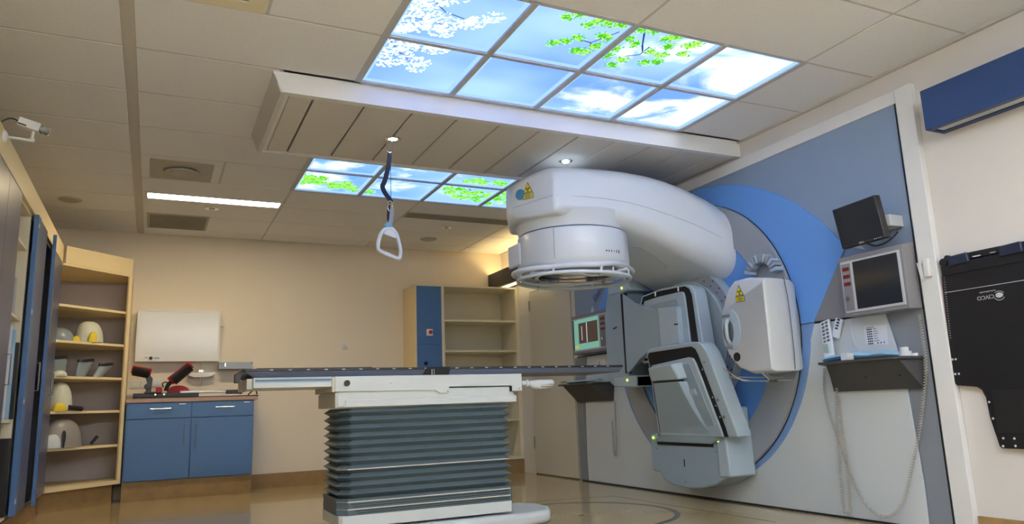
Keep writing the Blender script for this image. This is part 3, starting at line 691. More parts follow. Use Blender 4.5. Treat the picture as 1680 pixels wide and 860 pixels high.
# upper (far) detector
FK = lambda z: 2.70
kb = [(1.19, .892), (1.54, .905), (1.60, .94), (1.625, .99), (1.64, 1.157), (1.64, 1.407), (1.607, 1.656), (1.57, 1.72), (1.56, 1.80), (1.517, 1.818), (1.194, 1.812), (1.194, 1.73), (1.30, 1.725), (1.30, 1.0), (1.19, .99)]
d = obj('upper_detector_base', plate(kb, FK, 0, .22), 'det', la, bevel=.012, seg=3)
obj('end_pod', plate([(1.19, 1.725), (1.53, 1.73), (1.53, 1.818), (1.19, 1.812)], FK, -.01, .235), 'det2', d, bevel=.012, seg=3)
obj('end_pod', plate([(1.19, .890), (1.53, .905), (1.53, .985), (1.19, .992)], FK, -.01, .235), 'det2', d, bevel=.012, seg=3)
obj('dark_slot', plate([(1.342, 1.715), (1.342, 1.015), (1.285, 1.013), (1.275, 1.712)], FK, -.006, .02), 'mattblack', d)
leds(d, [(1.305, 1.762), (1.31, .955)], 2.686)
obj('vent_mark', plate([(1.50, 1.415), (1.44, 1.425), (1.44, 1.435), (1.50, 1.425)], FK, -.003, .002), 'mattblack', d)
FKF = lambda z: 2.675
fr = [(1.05, 1.55), (1.0, 1.644), (.74, 1.664), (.43, 1.653), (.36, 1.635), (.325, 1.60), (.311, 1.56), (.262, 1.15), (.262, 1.08), (1.05, 1.08)]
f = obj('upper_panel_frame', plate(fr, FKF, 0, .12), 'det2', la, bevel=.010, seg=3)
obj('frame_recess', plate([(1.02, 1.55), (.974, 1.632), (.74, 1.648), (.42, 1.636), (.37, 1.61), (.345, 1.56), (.31, 1.15), (.31, 1.10), (1.02, 1.10)], FKF, -.004, .004), 'mattblack', f)
obj('detector_panel', plate([(.98, 1.50), (.934, 1.590), (.74, 1.60), (.45, 1.598), (.425, 1.59), (.412, 1.55), (.38, 1.12), (.98, 1.12)], FKF, -.022, -.004), 'det2', f, bevel=.004)
obj('panel_window', plate([(.86, 1.545), (.50, 1.552), (.49, 1.50), (.80, 1.495)], FKF, -.026, -.02), 'det', f, bevel=.002)
obj('frame_latch', plate([(.80, 1.612), (.79, 1.612), (.79, 1.648), (.80, 1.648)], FKF, -.012, -.002), 'white', f); obj('frame_latch', plate([(.50, 1.608), (.49, 1.608), (.49, 1.64), (.50, 1.64)], FKF, -.012, -.002), 'white', f)
FKA = lambda z: 2.62
ar = [(1.20, 1.692), (1.15, 1.672), (1.09, 1.635), (1.02, 1.592), (.95, 1.555), (.87, 1.526), (.79, 1.512), (.715, 1.503), (.70, 1.17), (.80, 1.172), (.90, 1.16), (1.0, 1.12), (1.08, 1.07), (1.15, 1.03), (1.21, 1.012)]
obj('upper_support_arm', B().quadprism([(FKA(z), y, z) for y, z in ar], [(2.70, min(y+.10, 1.30) if y > 1.0 else y, z) for y, z in ar]), 'det', la, bevel=.006, seg=3)
e = obj('upper_arm_block', plate([(.705, 1.503), (.46, 1.478), (.455, 1.19), (.70, 1.17)], FKA, -.012, .06), 'det2', la, bevel=.010, seg=3)
obj('end_cover', plate([(.57, 1.485), (.45, 1.472), (.445, 1.195), (.565, 1.195)], FKA, -.020, -.01), 'det2', e, bevel=.006)
obj('vent_mark', plate([(.49, 1.34), (.445, 1.338), (.445, 1.348), (.49, 1.35)], FKA, -.024, -.018), 'mattblack', e)

# ================================================================== COUCH
co = thing('treatment_couch', 'long dark-topped treatment couch on a grey bellows pedestal', 'medical couch', (.55, .67, 0))
# floor plate
obj('floor_plate', B().prism([(.05, .38), (1.22, .36), (1.42, .44), (1.50, .60), (1.50, .78), (1.42, .92), (.05, .92)], 'z', .0, .085), 'couchwhite', co, bevel=.03, seg=4)
def oct_(x0, x1, y0, y1, c, z): return [(x0+c, y0, z), (x1-c*.3, y0, z), (x1, y0+c*.3, z), (x1, y1-c*.3, z), (x1-c*.3, y1, z), (x0+c, y1, z), (x0, y1-c, z), (x0, y0+c, z)]
obj('pedestal_foot', B().loft([oct_(0, 1.12, .40, .90, .02, .10), oct_(0, 1.12, .40, .90, .02, .168)]), 'couchwhite', co, bevel=.004)
secs = []; zz = .168; a_ = .012
levels = [(.168, 0.012), (.20, .014), (.235, .012), (.262, .016)]
for z, o in levels: secs.append((z, o))
n = 11; z0, z1 = .265, .79
for i in range(n):
    secs.append((z0+(z1-z0)*i/n, -.018)); secs.append((z0+(z1-z0)*(i+.5)/n, .016))
secs.append((z1, -.018))
obj('bellows', B().loft([oct_(.01-o, 1.115+o, .415-o, .885+o, .055, z) for z, o in secs]), 'bellow', co, smooth=20)
bl = bpy.data.objects['bellows']
pk = [z0+(z1-z0)*(i+.5)/n for i in range(n)]
for z, o in ((pk[3], .0165), (.245, .0155), (.203, .0150)):
    obj('piping', B().tube([(.01-o+.055, .415-o-.001, z), (1.115+o-.02, .415-o-.001, z)], .0035, 6), 'piping', bl)
    obj('piping', B().tube([(.01-o-.001, .47-o, z), (.01-o+.054, .415-o-.001, z)], .0022, 6), 'cord', bl)
# fine creases at the compressed foot
cr_ = B()
for i in range(6):
    z = .18+i*.013; cr_.tube([(.07+.04*random.random(), .3995, z), (.5, .3992, z+random.uniform(-.003, .003)), (1.1, .3995, z+random.uniform(-.004, .004))], .0016, 5)
obj('bellows_crease', cr_, 'mattblack', bl)
obj('lower_cover', B().prism([(-.02, .795), (1.17, .795), (1.17, .84), (1.135, .90), (-.02, .90)], 'y', .40, .92), 'couchwhite', co, bevel=.012, seg=3)
lc = bpy.data.objects['lower_cover']
obj('end_cover', B().box(-.028, -.012, .405, .915, .797, .885), 'couchgrey', lc)
obj('cover_band', B().box(.03, 1.175, .392, .401, .797, .84), 'couchwhite', lc, bevel=.004)
uc = obj('upper_cover', B().prism([(-.035, .891), (.60, .886), (.635, .866), (.695, .866), (.695, .906), (1.135, .904), (1.14, .866), (1.215, .868), (1.215, .982), (-.035, .982)], 'y', .385, .925), 'couchwhite', co, bevel=.003)
obj('end_cover', B().box(-.05, -.034, .39, .92, .89, .98), 'couchgrey', uc)
obj('black_dial', B().cyl((.037, .385, .941), (.037, .374, .941), .018, n=24).box(.028, .046, .371, .375, .939, .943), 'black', uc)
for x, z, r in ((.683, .877, .006), (.31, .935, .003), (1.195, .885, .006)): obj('screw', B().cyl((x, .385, z), (x, .382, z), r, n=12), 'steel', uc)
obj('latch', B().box(1.128, 1.14, .384, .40, .866, .90), 'mattblack', uc)
ra = obj('side_rail', B().box(-.50, -.05, .40, .92, .922, .982), 'couchwhite', co, bevel=.003)
obj('rail_end', B().box(-.535, -.50, .42, .90, .915, .978), 'couchgrey', ra, bevel=.004)
obj('rail_groove', B().box(-.49, -.055, .396, .401, .960, .970), 'couchtop', ra)
obj('rail_stripe', B().box(-.49, -.055, .3975, .401, .952, .960).box(-.49, -.055, .3975, .401, .974, .978), 'pblue', ra)
tt_ = obj('table_top', B().loft([[(x0, .42, .984), (x0, .92, .984), (x0-dx*.55, .94, 1.018), (x0-dx*.55, .40, 1.018)] for x0, dx in ((-.50, .09), (-.40, 0), (2.02, -.03))]), 'couchtop', co, bevel=.004)
obj('top_plate', B().box(-.555, 2.04, .397, .943, 1.018, 1.033), 'carbon', co, bevel=.002)
obj('raised_plate', B().box(-.48, .20, .41, .93, 1.033, 1.038), 'carbon', co)
tp = bpy.data.objects['top_plate']
nb = 23
proto = None
for i in range(nb):
    x = -.40+i*.105
    if proto is None: proto = o = obj('index_notch', B().box(-.010, .010, .3945, .3975, 1.0225, 1.0285), 'bezel', tp, bevel=.001, seg=1)
    else: o = proto.copy(); COL.objects.link(o)
    o.location = (x, 0, 0)
obj('end_hook', B().prism([(-.60, 1.005), (-.555, 1.026), (-.50, 1.034), (-.50, 1.01), (-.56, .995), (-.575, .955), (-.60, .955)], 'y', .42, .47), 'black', co, bevel=.003)
obj('centre_clamp', B().prism([(.53, .983), (.695, .983), (.71, 1.033), (.55, 1.033)], 'y', .388, .42), 'mattblack', co)
cc_ = bpy.data.objects['centre_clamp']
obj('clamp_slit', B().box(.578, .583, .385, .389, .984, 1.02).box(.594, .597, .385, .389, .984, 1.02), 'bezel', cc_)
hc = thing('hand_control', 'white hand control holder on the right end of the couch', 'remote control', (1.33, .39, .89))
obj('bracket', B().cyl((1.215, .395, .92), (1.275, .395, .915), .016, n=14).cyl((1.245, .395, .918), (1.262, .395, .917), .024, n=14), 'couchwhite', hc)
obj('holder', B().loft([rrect(.39, w_, zb, zt, .012, .02, x) for x, w_, zb, zt in ((1.262, .02, .90, .925), (1.285, .045, .880, .935), (1.34, .055, .872, .938), (1.42, .055, .882, .938), (1.44, .045, .90, .932))]), 'couchwhite', hc)
obj('grip_opening', B().box(1.33, 1.425, .330, .34, .888, .908), 'steel', hc, bevel=.006)
obj('button', B().box(1.36, 1.375, .36, .38, .937, .941), 'ink', hc); obj('button', B().box(1.39, 1.41, .36, .38, .937, .941), 'ink', hc)

# ================================================================== HANGING GRAB HANDLE
gh = thing('grab_handle', 'white triangular grab handle hanging on a dark blue strap from the bulkhead', 'handle', (.36, .56, 2.6))
obj('ceiling_hook', B().tube(smooth_path([(.352, .56, 2.60), (.342, .56, 2.56), (.345, .56, 2.515), (.36, .56, 2.50), (.377, .56, 2.515), (.380, .56, 2.56), (.368, .56, 2.60)], 4), .0035, 8), 'chrome', gh)
def ribbon(P, w_, th=.002):
    P = smooth_path(P, 6); b = B(); secs = []
    for i, p in enumerate(P):
        d = (P[min(i+1, len(P)-1)]-P[max(i-1, 0)]).normalized(); s_ = V((0, 1, 0)).cross(d).normalized()
        secs.append([p-s_*w_+V((0, -th, 0)), p+s_*w_+V((0, -th, 0)), p+s_*w_+V((0, th, 0)), p-s_*w_+V((0, th, 0))])
    return b.loft(secs)
obj('strap', ribbon([(.362, .56, 2.515), (.358, .56, 2.45), (.342, .56, 2.36), (.325, .56, 2.295), (.31, .56, 2.255), (.325, .56, 2.215), (.355, .56, 2.175), (.372, .56, 2.15)], .016), 'webbing', gh)
obj('cord', B().tube([(.367, .563, 2.50), (.369, .563, 2.16)], .002, 6), 'black', gh)
obj('carabiner', B().tube(smooth_path([(.352, .56, 2.15), (.345, .56, 2.11), (.36, .56, 2.085), (.378, .56, 2.11), (.372, .56, 2.15), (.36, .56, 2.16)], 4), .0035, 8, closed=True), 'chrome', gh)
obj('strap_loop', ribbon([(.355, .562, 2.13), (.35, .562, 2.06), (.353, .562, 2.02)], .010), 'webbing', gh)
obj('grey_strap', ribbon([(.375, .558, 2.105), (.37, .558, 2.04), (.362, .556, 1.985), (.375, .556, 1.95)], .014, .004), 'greyweb', gh)
obj('strap_end', B().cyl((.345, .55, 1.985), (.345, .57, 1.985), .022, n=18), 'bluebtn', gh)
hb = B()
hb.tube(smooth_path([(.335, .56, 1.965), (.30, .56, 1.93), (.281, .56, 1.87), (.279, .56, 1.825), (.29, .56, 1.81), (.35, .56, 1.785), (.41, .56, 1.765), (.428, .56, 1.775), (.432, .56, 1.82), (.42, .56, 1.88), (.402, .56, 1.935), (.375, .56, 1.965)], 5), .0135, 10, closed=True)
hb.prism([(.315, 1.925), (.40, 1.90), (.395, 1.935), (.365, 1.972), (.34, 1.972)], 'y', .55, .57)
for i in range(10):
    p = V((.295, .56, 1.808))+(V((.41, .56, 1.765))-V((.295, .56, 1.808)))*i/9; hb.cyl(p+V((-.0025, 0, .001)), p+V((.0025, 0, -.001)), .0145, n=12)
obj('handle_frame', hb, 'handle', gh)

# ================================================================== LEFT CUPBOARDS
XF = -1.82; ZB, ZT = .17, 2.19
def handle(parent, y, z0_, z1_, x=XF, dx=.028):
    obj('door_handle', B().tube([(x, y, z0_), (x+dx, y, z0_), (x+dx, y, z1_), (x, y, z1_)], .0045, 8), 'steel', parent)
def carcass(t, y0, y1, shelves=(), m='cream'):
    obj('side_board', B().box(-2.38, XF-.02, y0, y0+.018, ZB, ZT+.0), m, t); obj('side_board', B().box(-2.38, XF-.02, y1-.018, y1, ZB, ZT), m, t)
    obj('back_board', B().box(-2.385, -2.37, y0, y1, ZB, ZT), m, t)
    obj('bottom_board', B().box(-2.37, XF-.02, y0+.018, y1-.018, ZB, ZB+.02), m, t); obj('top_board', B().box(-2.37, XF-.02, y0+.018, y1-.018, ZT-.02, ZT), m, t)
    for z in shelves: obj('shelf', B().box(-2.37, XF-.03, y0+.018, y1-.018, z, z+.02), m, t)
    obj('plinth', B().box(-2.3, -1.93, y0, y1, 0, ZB), 'base', t)
cbn = thing('tall_cupboard', 'tall dark blue cupboard with closed doors at the left edge of the photo', 'cupboard', (-2.1, .5, 0))
carcass(cbn, -.60, 1.2)
for a, b_ in ((-.60, -.15), (-.15, .30), (.30, .755), (.755, 1.2)):
    d = obj('cupboard_door', B().box(XF-.02, XF, a+.002, b_-.002, ZB+.01, ZT-.005), 'dblue', cbn, bevel=.0015)
    if a < .8: handle(d, b_-.05 if (a < -.5 or a > .2) else a+.05, 1.0, 1.18)
cb2 = thing('tall_cupboard', 'open cupboard with boards standing on its shelves, its blue door folded back', 'cupboard', (-2.1, 1.5, 0))
carcass(cb2, 1.2, 1.76, (.78, 1.445, 1.93), 'cream')
d = obj('cupboard_door', B().box(XF+.002, XF+.024, 1.755, 2.25, ZB+.02, ZT-.005), 'dblue', cb2, bevel=.002)
obj('door_hinge', B().box(XF+.024, XF+.030, 1.76, 1.80, 2.10, 2.13).box(XF+.024, XF+.030, 1.76, 1.80, 1.50, 1.53).box(XF+.024, XF+.030, 1.76, 1.80, .90, .93).box(XF+.024, XF+.030, 1.76, 1.80, .26, .29), 'bezel', d)
handle(d, 2.19, 1.0, 1.2, XF+.024)
obj('door_edge', B().box(XF, XF+.027, 1.742, 1.87, ZB+.018, ZT-.003), 'blue', d)
cb3 = thing('tall_cupboard', 'tall cupboard half hidden behind the folded door, its own blue door ajar', 'cupboard', (-2.1, 2.6, 0))
carcass(cb3, 1.765, 2.95, (1.1,), 'console')
def slab(p, q, th, z0_, z1_):
    p, q = V((*p, 0)), V((*q, 0)); d_ = (q-p).normalized(); s_ = V((-d_.y, d_.x, 0))*th
    L = [p, q, q+s_, p+s_]; return B().quadprism([V((v.x, v.y, z0_)) for v in L], [V((v.x, v.y, z1_)) for v in L])
d = obj('cupboard_door', slab((XF+.002, 2.95), (-1.748, 2.36), -.02, ZB+.02, ZT-.005), 'dblue', cb3, bevel=.002)
obj('door_edge', slab((-1.7475, 2.375), (-1.7465, 2.356), -.024, ZB+.019, ZT-.004), 'blue', d)
obj('door_handle', B().tube([(-1.745, 2.45, 1.0), (-1.715, 2.45, 1.0), (-1.715, 2.45, 1.18), (-1.745, 2.45, 1.18)], .0045, 8), 'steel', d)
M['paperc'] = mat('cream_paper', (.72, .66, .5), .8)
obj('paper_sheet', slab((-1.7455, 2.40), (-1.760, 2.52), .0015, 1.42, 1.78), 'paperc', d)
obj('inner_board', B().box(XF-.03, XF-.004, 2.27, 2.345, ZB+.02, ZT-.02), 'alu', cb3)
obj('hinge_arm', B().box(XF-.03, XF-.0, 2.36, 2.40, 2.05, 2.10).box(XF-.03, XF, 2.36, 2.40, 1.35, 1.42).box(XF-.03, XF, 2.36, 2.40, .80, .86).box(XF-.03, XF, 2.36, 2.40, .40, .46), 'black', cb3)
cb4 = thing('tall_cupboard', 'narrow closed blue cupboard next to the corner shelves', 'cupboard', (-2.1, 3.25, 0))
carcass(cb4, 2.955, 3.54)
for a, b_, h in ((2.955, 3.25, 3.22), (3.25, 3.54, 3.29)):
    d = obj('cupboard_door', B().box(XF-.02, XF, a+.002, b_-.002, ZB+.02, ZT-.005), 'dblue', cb4, bevel=.0015); handle(d, h, 1.0, 1.18)
fb = obj('cupboard_fascia', B().box(-2.38, XF+.002, -.9, 3.545, ZT, 2.345), 'beige'); tag(fb, 'cream fascia board running along the top of the left cupboards', 'fascia')
# boards standing in the open cupboard
def board(label, y0, y1, z0_, z1_, x0, x1, m, cat='board'):
    o = obj('positioning_board', B().box(x0, x1, y0, y1, z0_, z1_), m, bevel=.004); tag(o, label, cat)
board('white board standing on the middle shelf of the open cupboard', 1.59, 1.61, .801, 1.40, -2.2, -1.868, 'machine2')
board('pale blue board behind the white one in the open cupboard', 1.65, 1.665, .801, 1.38, -2.2, -1.852, 'pblue')
board('narrow black board beside the pale blue board', 1.70, 1.72, .801, 1.30, -2.2, -1.836, 'black')
board('tall white board on the bottom shelf of the open cupboard', 1.56, 1.58, .192, .75, -2.2, -1.880, 'machine2')
board('large black board on the bottom shelf of the open cupboard', 1.68, 1.72, .192, .68, -2.2, -1.834, 'carbon')
board('steel divider on the upper shelf of the open cupboard', 1.60, 1.61, 1.467, 1.72, -2.2, -1.868, 'alu')
# CCTV camera
cv = thing('security_camera', 'small white security camera on a wall arm above the cupboards', 'camera', (-1.818, .45, 2.28))
obj('wall_mount', B().lathe((-1.818, .45, 2.30), [(.035, 0), (.03, .012), (.012, .02)], 20, 'x'), 'white', cv)
obj('mount_arm', B().cyl((-1.805, .45, 2.298), (-1.69, .45, 2.292), .008, n=12).cyl((-1.70, .45, 2.293), (-1.675, .45, 2.292), .012, n=12).cyl((-1.69, .45, 2.292), (-1.685, .45, 2.345), .008, n=12), 'white', cv)
ax_ = (V((-1.600, .45, 2.352))-V((-1.76, .45, 2.398))).normalized(); sd = V((0, 1, 0)); uu = sd.cross(ax_)*-1
def cbx(b, p, q, w_, h): 
    L = [(-w_, -h), (w_, -h), (w_, h), (-w_, h)]; b.quadprism([p+sd*u+uu*v for u, v in L], [q+sd*u+uu*v for u, v in L]); return b
p0 = V((-1.755, .45, 2.392))
cbod = obj('camera_body', cbx(B(), p0, p0+ax_*.105, .026, .024), 'white', cv, bevel=.003)
obj('camera_stripe', cbx(B(), p0+ax_*.004-sd*.027-uu*.015, p0+ax_*.045-sd*.027-uu*.015, .001, .004), 'black', cbod)
obj('camera_lens', B().cyl(p0+ax_*.105, p0+ax_*.15, .022, n=20).cyl(p0+ax_*.112, p0+ax_*.125, .025, n=20), 'alu', cv)
obj('lens_glass', B().cyl(p0+ax_*.149, p0+ax_*.152, .017, n=18), 'black', bpy.data.objects['camera_lens'])
obj('camera_cable', B().tube(smooth_path([p0, p0+V((-.02, 0, .012)), (-1.80, .45, 2.405), (-1.83, .44, 2.38), (-1.85, .44, 2.35)], 5), .004, 6), 'black', cv)

# ================================================================== CORNER SHELVES
cs = thing('corner_shelf_unit', 'tall open cream corner shelf unit beside the blue base cabinet', 'shelf unit', (-1.8, 4.1, 0))
PF = [(-1.805, 3.548), (-1.265, 4.075), (-1.265, 4.48), (-2.36, 4.48), (-2.36, 3.548)]
ins_ = [(-1.825, 3.565), (-1.285, 4.09), (-1.285, 4.46), (-2.34, 4.46), (-2.34, 3.565)]
for z in (1.800, 1.475, 1.155, .845, .525): obj('shelf', B().prism(ins_, 'z', z, z+.022), 'beige', cs)
obj('bottom_board', B().prism(PF, 'z', .18, .215), 'beige', cs); obj('top_board', B().prism(PF, 'z', 2.17, 2.19), 'beige', cs)
obj('fascia_board', slab((-1.795, 3.552), (-1.265, 4.068), .02, 2.19, 2.35), 'beige', cs)
obj('side_board', B().box(-1.283, -1.263, 4.085, 4.48, 0.18, 2.19), 'beige', cs)
obj('front_post', slab((-1.288, 4.052), (-1.263, 4.077), .02, .18, 2.19), 'beige', cs)
obj('back_board', B().box(-2.36, -1.283, 4.465, 4.48, .215, 2.17), 'lilac', cs); obj('back_board', B().box(-2.36, -2.345, 3.56, 4.465, .215, 2.17), 'lilac', cs)
obj('plinth', B().prism([(-1.86, 3.60), (-1.33, 4.11), (-1.33, 4.47), (-2.3, 4.47), (-2.3, 3.6)], 'z', 0, .18), 'base', cs)
def shell(name, label, pts, prof, m, cat, extra=None, group=None):
    pass
# mask dome on the second shelf
def on_diag(u, dpt): # u along the front edge 0..1, dpt behind it
    p = V((-1.805, 3.548, 0))+V((.54, .527, 0))*u; n_ = V((-.698, .715, 0)); return p+n_*dpt
DX, DN = V((.716, .698, 0)), V((-.698, .716, 0))
def dome(b, c, a, d_, h, n=20, m=8, open_=0):
    secs = []
    for j in range(m+1):
        t = PI/2*j/m; r = math.cos(t)**.7 if j < m else .02; q = []
        for i in range(n):
            s_ = 2*PI*i/n; q.append(c+DX*(a*r*math.cos(s_))+DN*(d_*r*math.sin(s_))+V((0, 0, h*math.sin(t))))
        secs.append(q)
    return b.loft(secs)
t = thing('head_mask', 'white domed immobilisation mask with a yellow pad on the second shelf', 'mask', on_diag(.55, .15)+V((0, 0, 1.4975)))
c = on_diag(.56, .14); c.z = 1.505
obj('mask_shell', dome(B(), c, .135, .11, .20), 'mask', t)
cf = on_diag(.50, .03)
obj('yellow_pad', dome(B(), V((cf.x, cf.y, 1.498)), .045, .02, .10), 'ypad', t)
obj('mask_feet', B().box(c.x-.12, c.x-.04, c.y-.02, c.y+.1, 1.4975, 1.515).box(c.x+.05, c.x+.11, c.y-.0, c.y+.1, 1.4975, 1.515), 'black', t)
c2 = on_diag(.16, .16); c2.z = 1.498
t = thing('head_mask', 'flat bluish mask blank lying beside the domed mask', 'mask', c2)
obj('mask_shell', dome(B(), c2, .13, .13, .12), 'visor', t)
obj('yellow_pad', dome(B(), on_diag(.30, .06)+V((0, 0, 1.498)), .04, .02, .05), 'ypad', t)
# visors with black strips on the third shelf
def visor(label, u, dpt, w_, h, tilt, z=1.178):
    c = on_diag(u, dpt); t = thing('face_shield', label, 'mask', V((c.x, c.y, z)))
    b = B(); secs = []
    for j in range(7):
        v = j/6; q = []
        for i in range(13):
            a = -1.1+2.2*i/12
            q.append(V((c.x, c.y, z+.004))+DX*(w_*math.sin(a)*(.65+.35*v)+tilt*v)+DN*(-w_*.5*math.cos(a)+.02)+V((0, 0, h*v+.006*math.sin(a*2))))
        secs.append(q)
    outer = secs; n_ = len(outer[0])
    for A, Bq in zip(outer[:-1], outer[1:]):
        for i in range(n_-1):
            f = [A[i], A[i+1], Bq[i+1], Bq[i]]; b.quadprism(f, [p+DN*.004 for p in f])
    obj('shield', b, 'visor', t)
    tp_ = outer[-1]; b = B()
    for i in range(n_-1):
        f = [tp_[i], tp_[i+1], tp_[i+1]+V((0, 0, .028)), tp_[i]+V((0, 0, .028))]
        b.quadprism([p-DN*.006 for p in f], [p+DN*.012 for p in f])
    obj('black_strip', b, 'black', t)
visor('curved pale shield with a black top strip at the left of the third shelf', .14, .10, .11, .15, -.02)
visor('slanted white shield with a black top strip in the middle of the third shelf', .44, .10, .09, .135, .05)
visor('slanted shield with a black top strip at the right of the third shelf', .66, .08, .085, .105, .09)
c = on_diag(.10, .05); t = obj('folded_cloth', dome(B(), V((c.x, c.y, 1.178)), .07, .05, .05), 'mask'); tag(t, 'small white crumpled cloth at the left of the third shelf', 'cloth')
c = on_diag(.20, .12); t = thing('head_mask', 'upright cream mask with a yellow base on the fourth shelf', 'mask', V((c.x, c.y, .868)))
obj('mask_shell', dome(B(), V((c.x, c.y, .875)), .11, .10, .25), 'mask', t)
obj('yellow_base', dome(B(), on_diag(.12, .03)+V((0, 0, .868)), .065, .03, .075), 'ypad', t)
obj('black_clip', B().cyl(on_diag(.22, .015)+V((0, 0, .90)), on_diag(.40, .02)+V((0, 0, .885)), .022, n=10), 'black', t)
c = on_diag(.34, .12); t = thing('plastic_bag', 'grey translucent plastic bag with red and black straps on the fifth shelf', 'bag', V((c.x, c.y, .548)))
obj('bag_body', dome(B(), V((c.x-.04, c.y-.04, .55)), .19, .12, .25), 'bag', t)
obj('red_strap', dome(B(), on_diag(.26, .02)+V((0, 0, .55)), .025, .015, .12), 'red', t)
obj('black_strap', dome(B(), on_diag(.19, .02)+V((0, 0, .55)), .028, .015, .15), 'black', t)
obj('white_wrap', dome(B(), on_diag(.08, .05)+V((0, 0, .55)), .08, .05, .12), 'machine2', t)
obj('black_buckle', B().cyl(on_diag(.58, .03)+V((0, 0, .57)), on_diag(.66, .03)+V((0, 0, .63)), .015, n=8), 'black', t)

# ================================================================== BASE CABINET
bc = thing('base_cabinet', 'blue base cabinet with two drawers and two doors against the back wall', 'cabinet', (-.66, 4.3, 0))
FY = 4.10
obj('cabinet_body', B().box(-1.25, -.07, FY, 4.48, .185, .93), 'blue', bc)
obj('plinth', B().box(-1.25, -.075, FY+.012, 4.47, 0, .182), 'base', bc)
MX = -.664
for (x0, x1, hx, lx) in ((-1.245, MX, (-1.04, -.85), -.72), (MX, -.075, (-.44, -.26), -.11)):
    d = obj('drawer', B().box(x0+.003, x1-.003, FY-.02, FY, .775, .925), 'blue', bc, bevel=.002)
    obj('drawer_handle', B().tube([(hx[0], FY-.02, .868), (hx[0], FY-.045, .868), (hx[1], FY-.045, .868), (hx[1], FY-.02, .868)], .004, 8), 'steel', d)
    obj('drawer_label', B().box(lx-.06, lx, FY-.0215, FY-.02, .905, .915), 'paper', d)
    d = obj('cabinet_door', B().box(x0+.003, x1-.003, FY-.02, FY, .19, .768), 'blue', bc, bevel=.002)
    hx_ = MX-.055 if x0 < -1 else MX+.05
    obj('door_handle', B().tube([(hx_, FY-.02, .52), (hx_, FY-.045, .52), (hx_, FY-.045, .70), (hx_, FY-.02, .70)], .004, 8), 'alu', d)
wt = obj('worktop', B().box(-1.255, -.035, FY-.03, 4.485, .93, .968), 'worktop', bevel=.003); tag(wt, 'brownish pink worktop on the blue base cabinet', 'worktop')
# positioning support on the worktop
ps = thing('leg_support', 'black leg positioning support with red foam cups lying on the worktop', 'medical support', (-.65, 4.2, .968))
Z = .969
obj('base_board', B().prism([(-1.20, 4.12), (-.06, 4.12), (-.02, 4.16), (-.02, 4.30), (-1.20, 4.30)], 'z', Z, Z+.012), 'carbon', ps)
obj('side_track', B().box(-1.20, -.60, 4.16, 4.20, Z+.012, Z+.055).box(-1.10, -.95, 4.15, 4.21, Z+.05, Z+.07), 'black', ps, bevel=.006)
obj('track_bolt', B().cyl((-1.0, 4.15, Z+.04), (-1.0, 4.14, Z+.04), .01, n=10), 'steel', ps); obj('track_bolt', B().cyl((-.92, 4.15, Z+.04), (-.92, 4.14, Z+.04), .01, n=10), 'steel', ps)
obj('grey_rail', B().box(-.78, -.30, 4.15, 4.19, Z+.045, Z+.072), 'alu', ps, bevel=.006)
obj('rail_cap', B().box(-.34, -.20, 4.145, 4.195, Z+.03, Z+.072).cyl((-.20, 4.145, Z+.048), (-.20, 4.195, Z+.048), .024, n=14), 'black', ps, bevel=.004)
obj('end_latch', B().tube([(-.12, 4.2, Z+.015), (-.06, 4.2, Z+.075), (-.04, 4.2, Z+.075), (-.03, 4.2, Z+.02)], .007, 8), 'black', ps)
obj('upright', B().prism([(-1.09, Z+.06), (-1.04, Z+.06), (-1.03, Z+.20), (-1.06, Z+.235), (-1.10, Z+.22), (-1.08, Z+.16)], 'y', 4.15, 4.19).cyl((-1.075, 4.14, Z+.12), (-1.075, 4.20, Z+.12), .03, n=14), 'shelfd', ps, bevel=.005)
def cup(c, ang, L, R, par, ph=0.2):
    # half-pipe cushion: black outside, red lining
    c = V(c); u = V((math.cos(ang), 0, math.sin(ang))); v = V((-math.sin(ang), 0, math.cos(ang))); yv = V((0, 1, 0))
    def half(r0_, r1_, l_, dz=0):
        b = B(); n_ = 14
        for i in range(n_):
            a0, a1 = PI+PI*i/n_*1.0, PI+PI*(i+1)/n_*1.0
            f = []
            for r, a in ((r0_, a0), (r1_, a0), (r1_, a1), (r0_, a1)): f.append(c+v*(r*math.sin(a)+dz)+yv*(r*math.cos(a)))
            b.quadprism([p-u*l_ for p in f], [p+u*l_ for p in f])
        return b
    s_ = obj('cup_shell', half(R*.88, R, L), 'black', par); obj('cup_lining', half(R*.60, R*.90, L*1.18, .010), 'red', s_)
cup((-1.13, 4.17, Z+.30), math.radians(-12), .075, .085, ps)
cup((-.80, 4.17, Z+.275), math.radians(42), .105, .095, ps)
obj('lower_pad', B().lathe((-.79, 4.22, Z+.065), [(.001, .0), (.10, .0), (.105, .02), (.10, .05), (.001, .055)], 28, 'y', sx=.62, sy_=1.0).box(-1.0, -.94, 4.2, 4.24, Z+.06, Z+.11), 'red', ps)
obj('cup_joint', B().tube([(-.91, 4.17, Z+.075), (-.89, 4.17, Z+.13), (-.85, 4.17, Z+.18)], .02, 10), 'black', ps)
obj('cup_latch', B().tube(smooth_path([(-.93, 4.16, Z+.11), (-.94, 4.16, Z+.15), (-.90, 4.16, Z+.16), (-.895, 4.16, Z+.12)], 4), .006, 6), 'black', ps)
obj('cup_joint', B().cyl((-1.07, 4.17, Z+.22), (-1.10, 4.17, Z+.235), .02, n=10), 'black', ps)

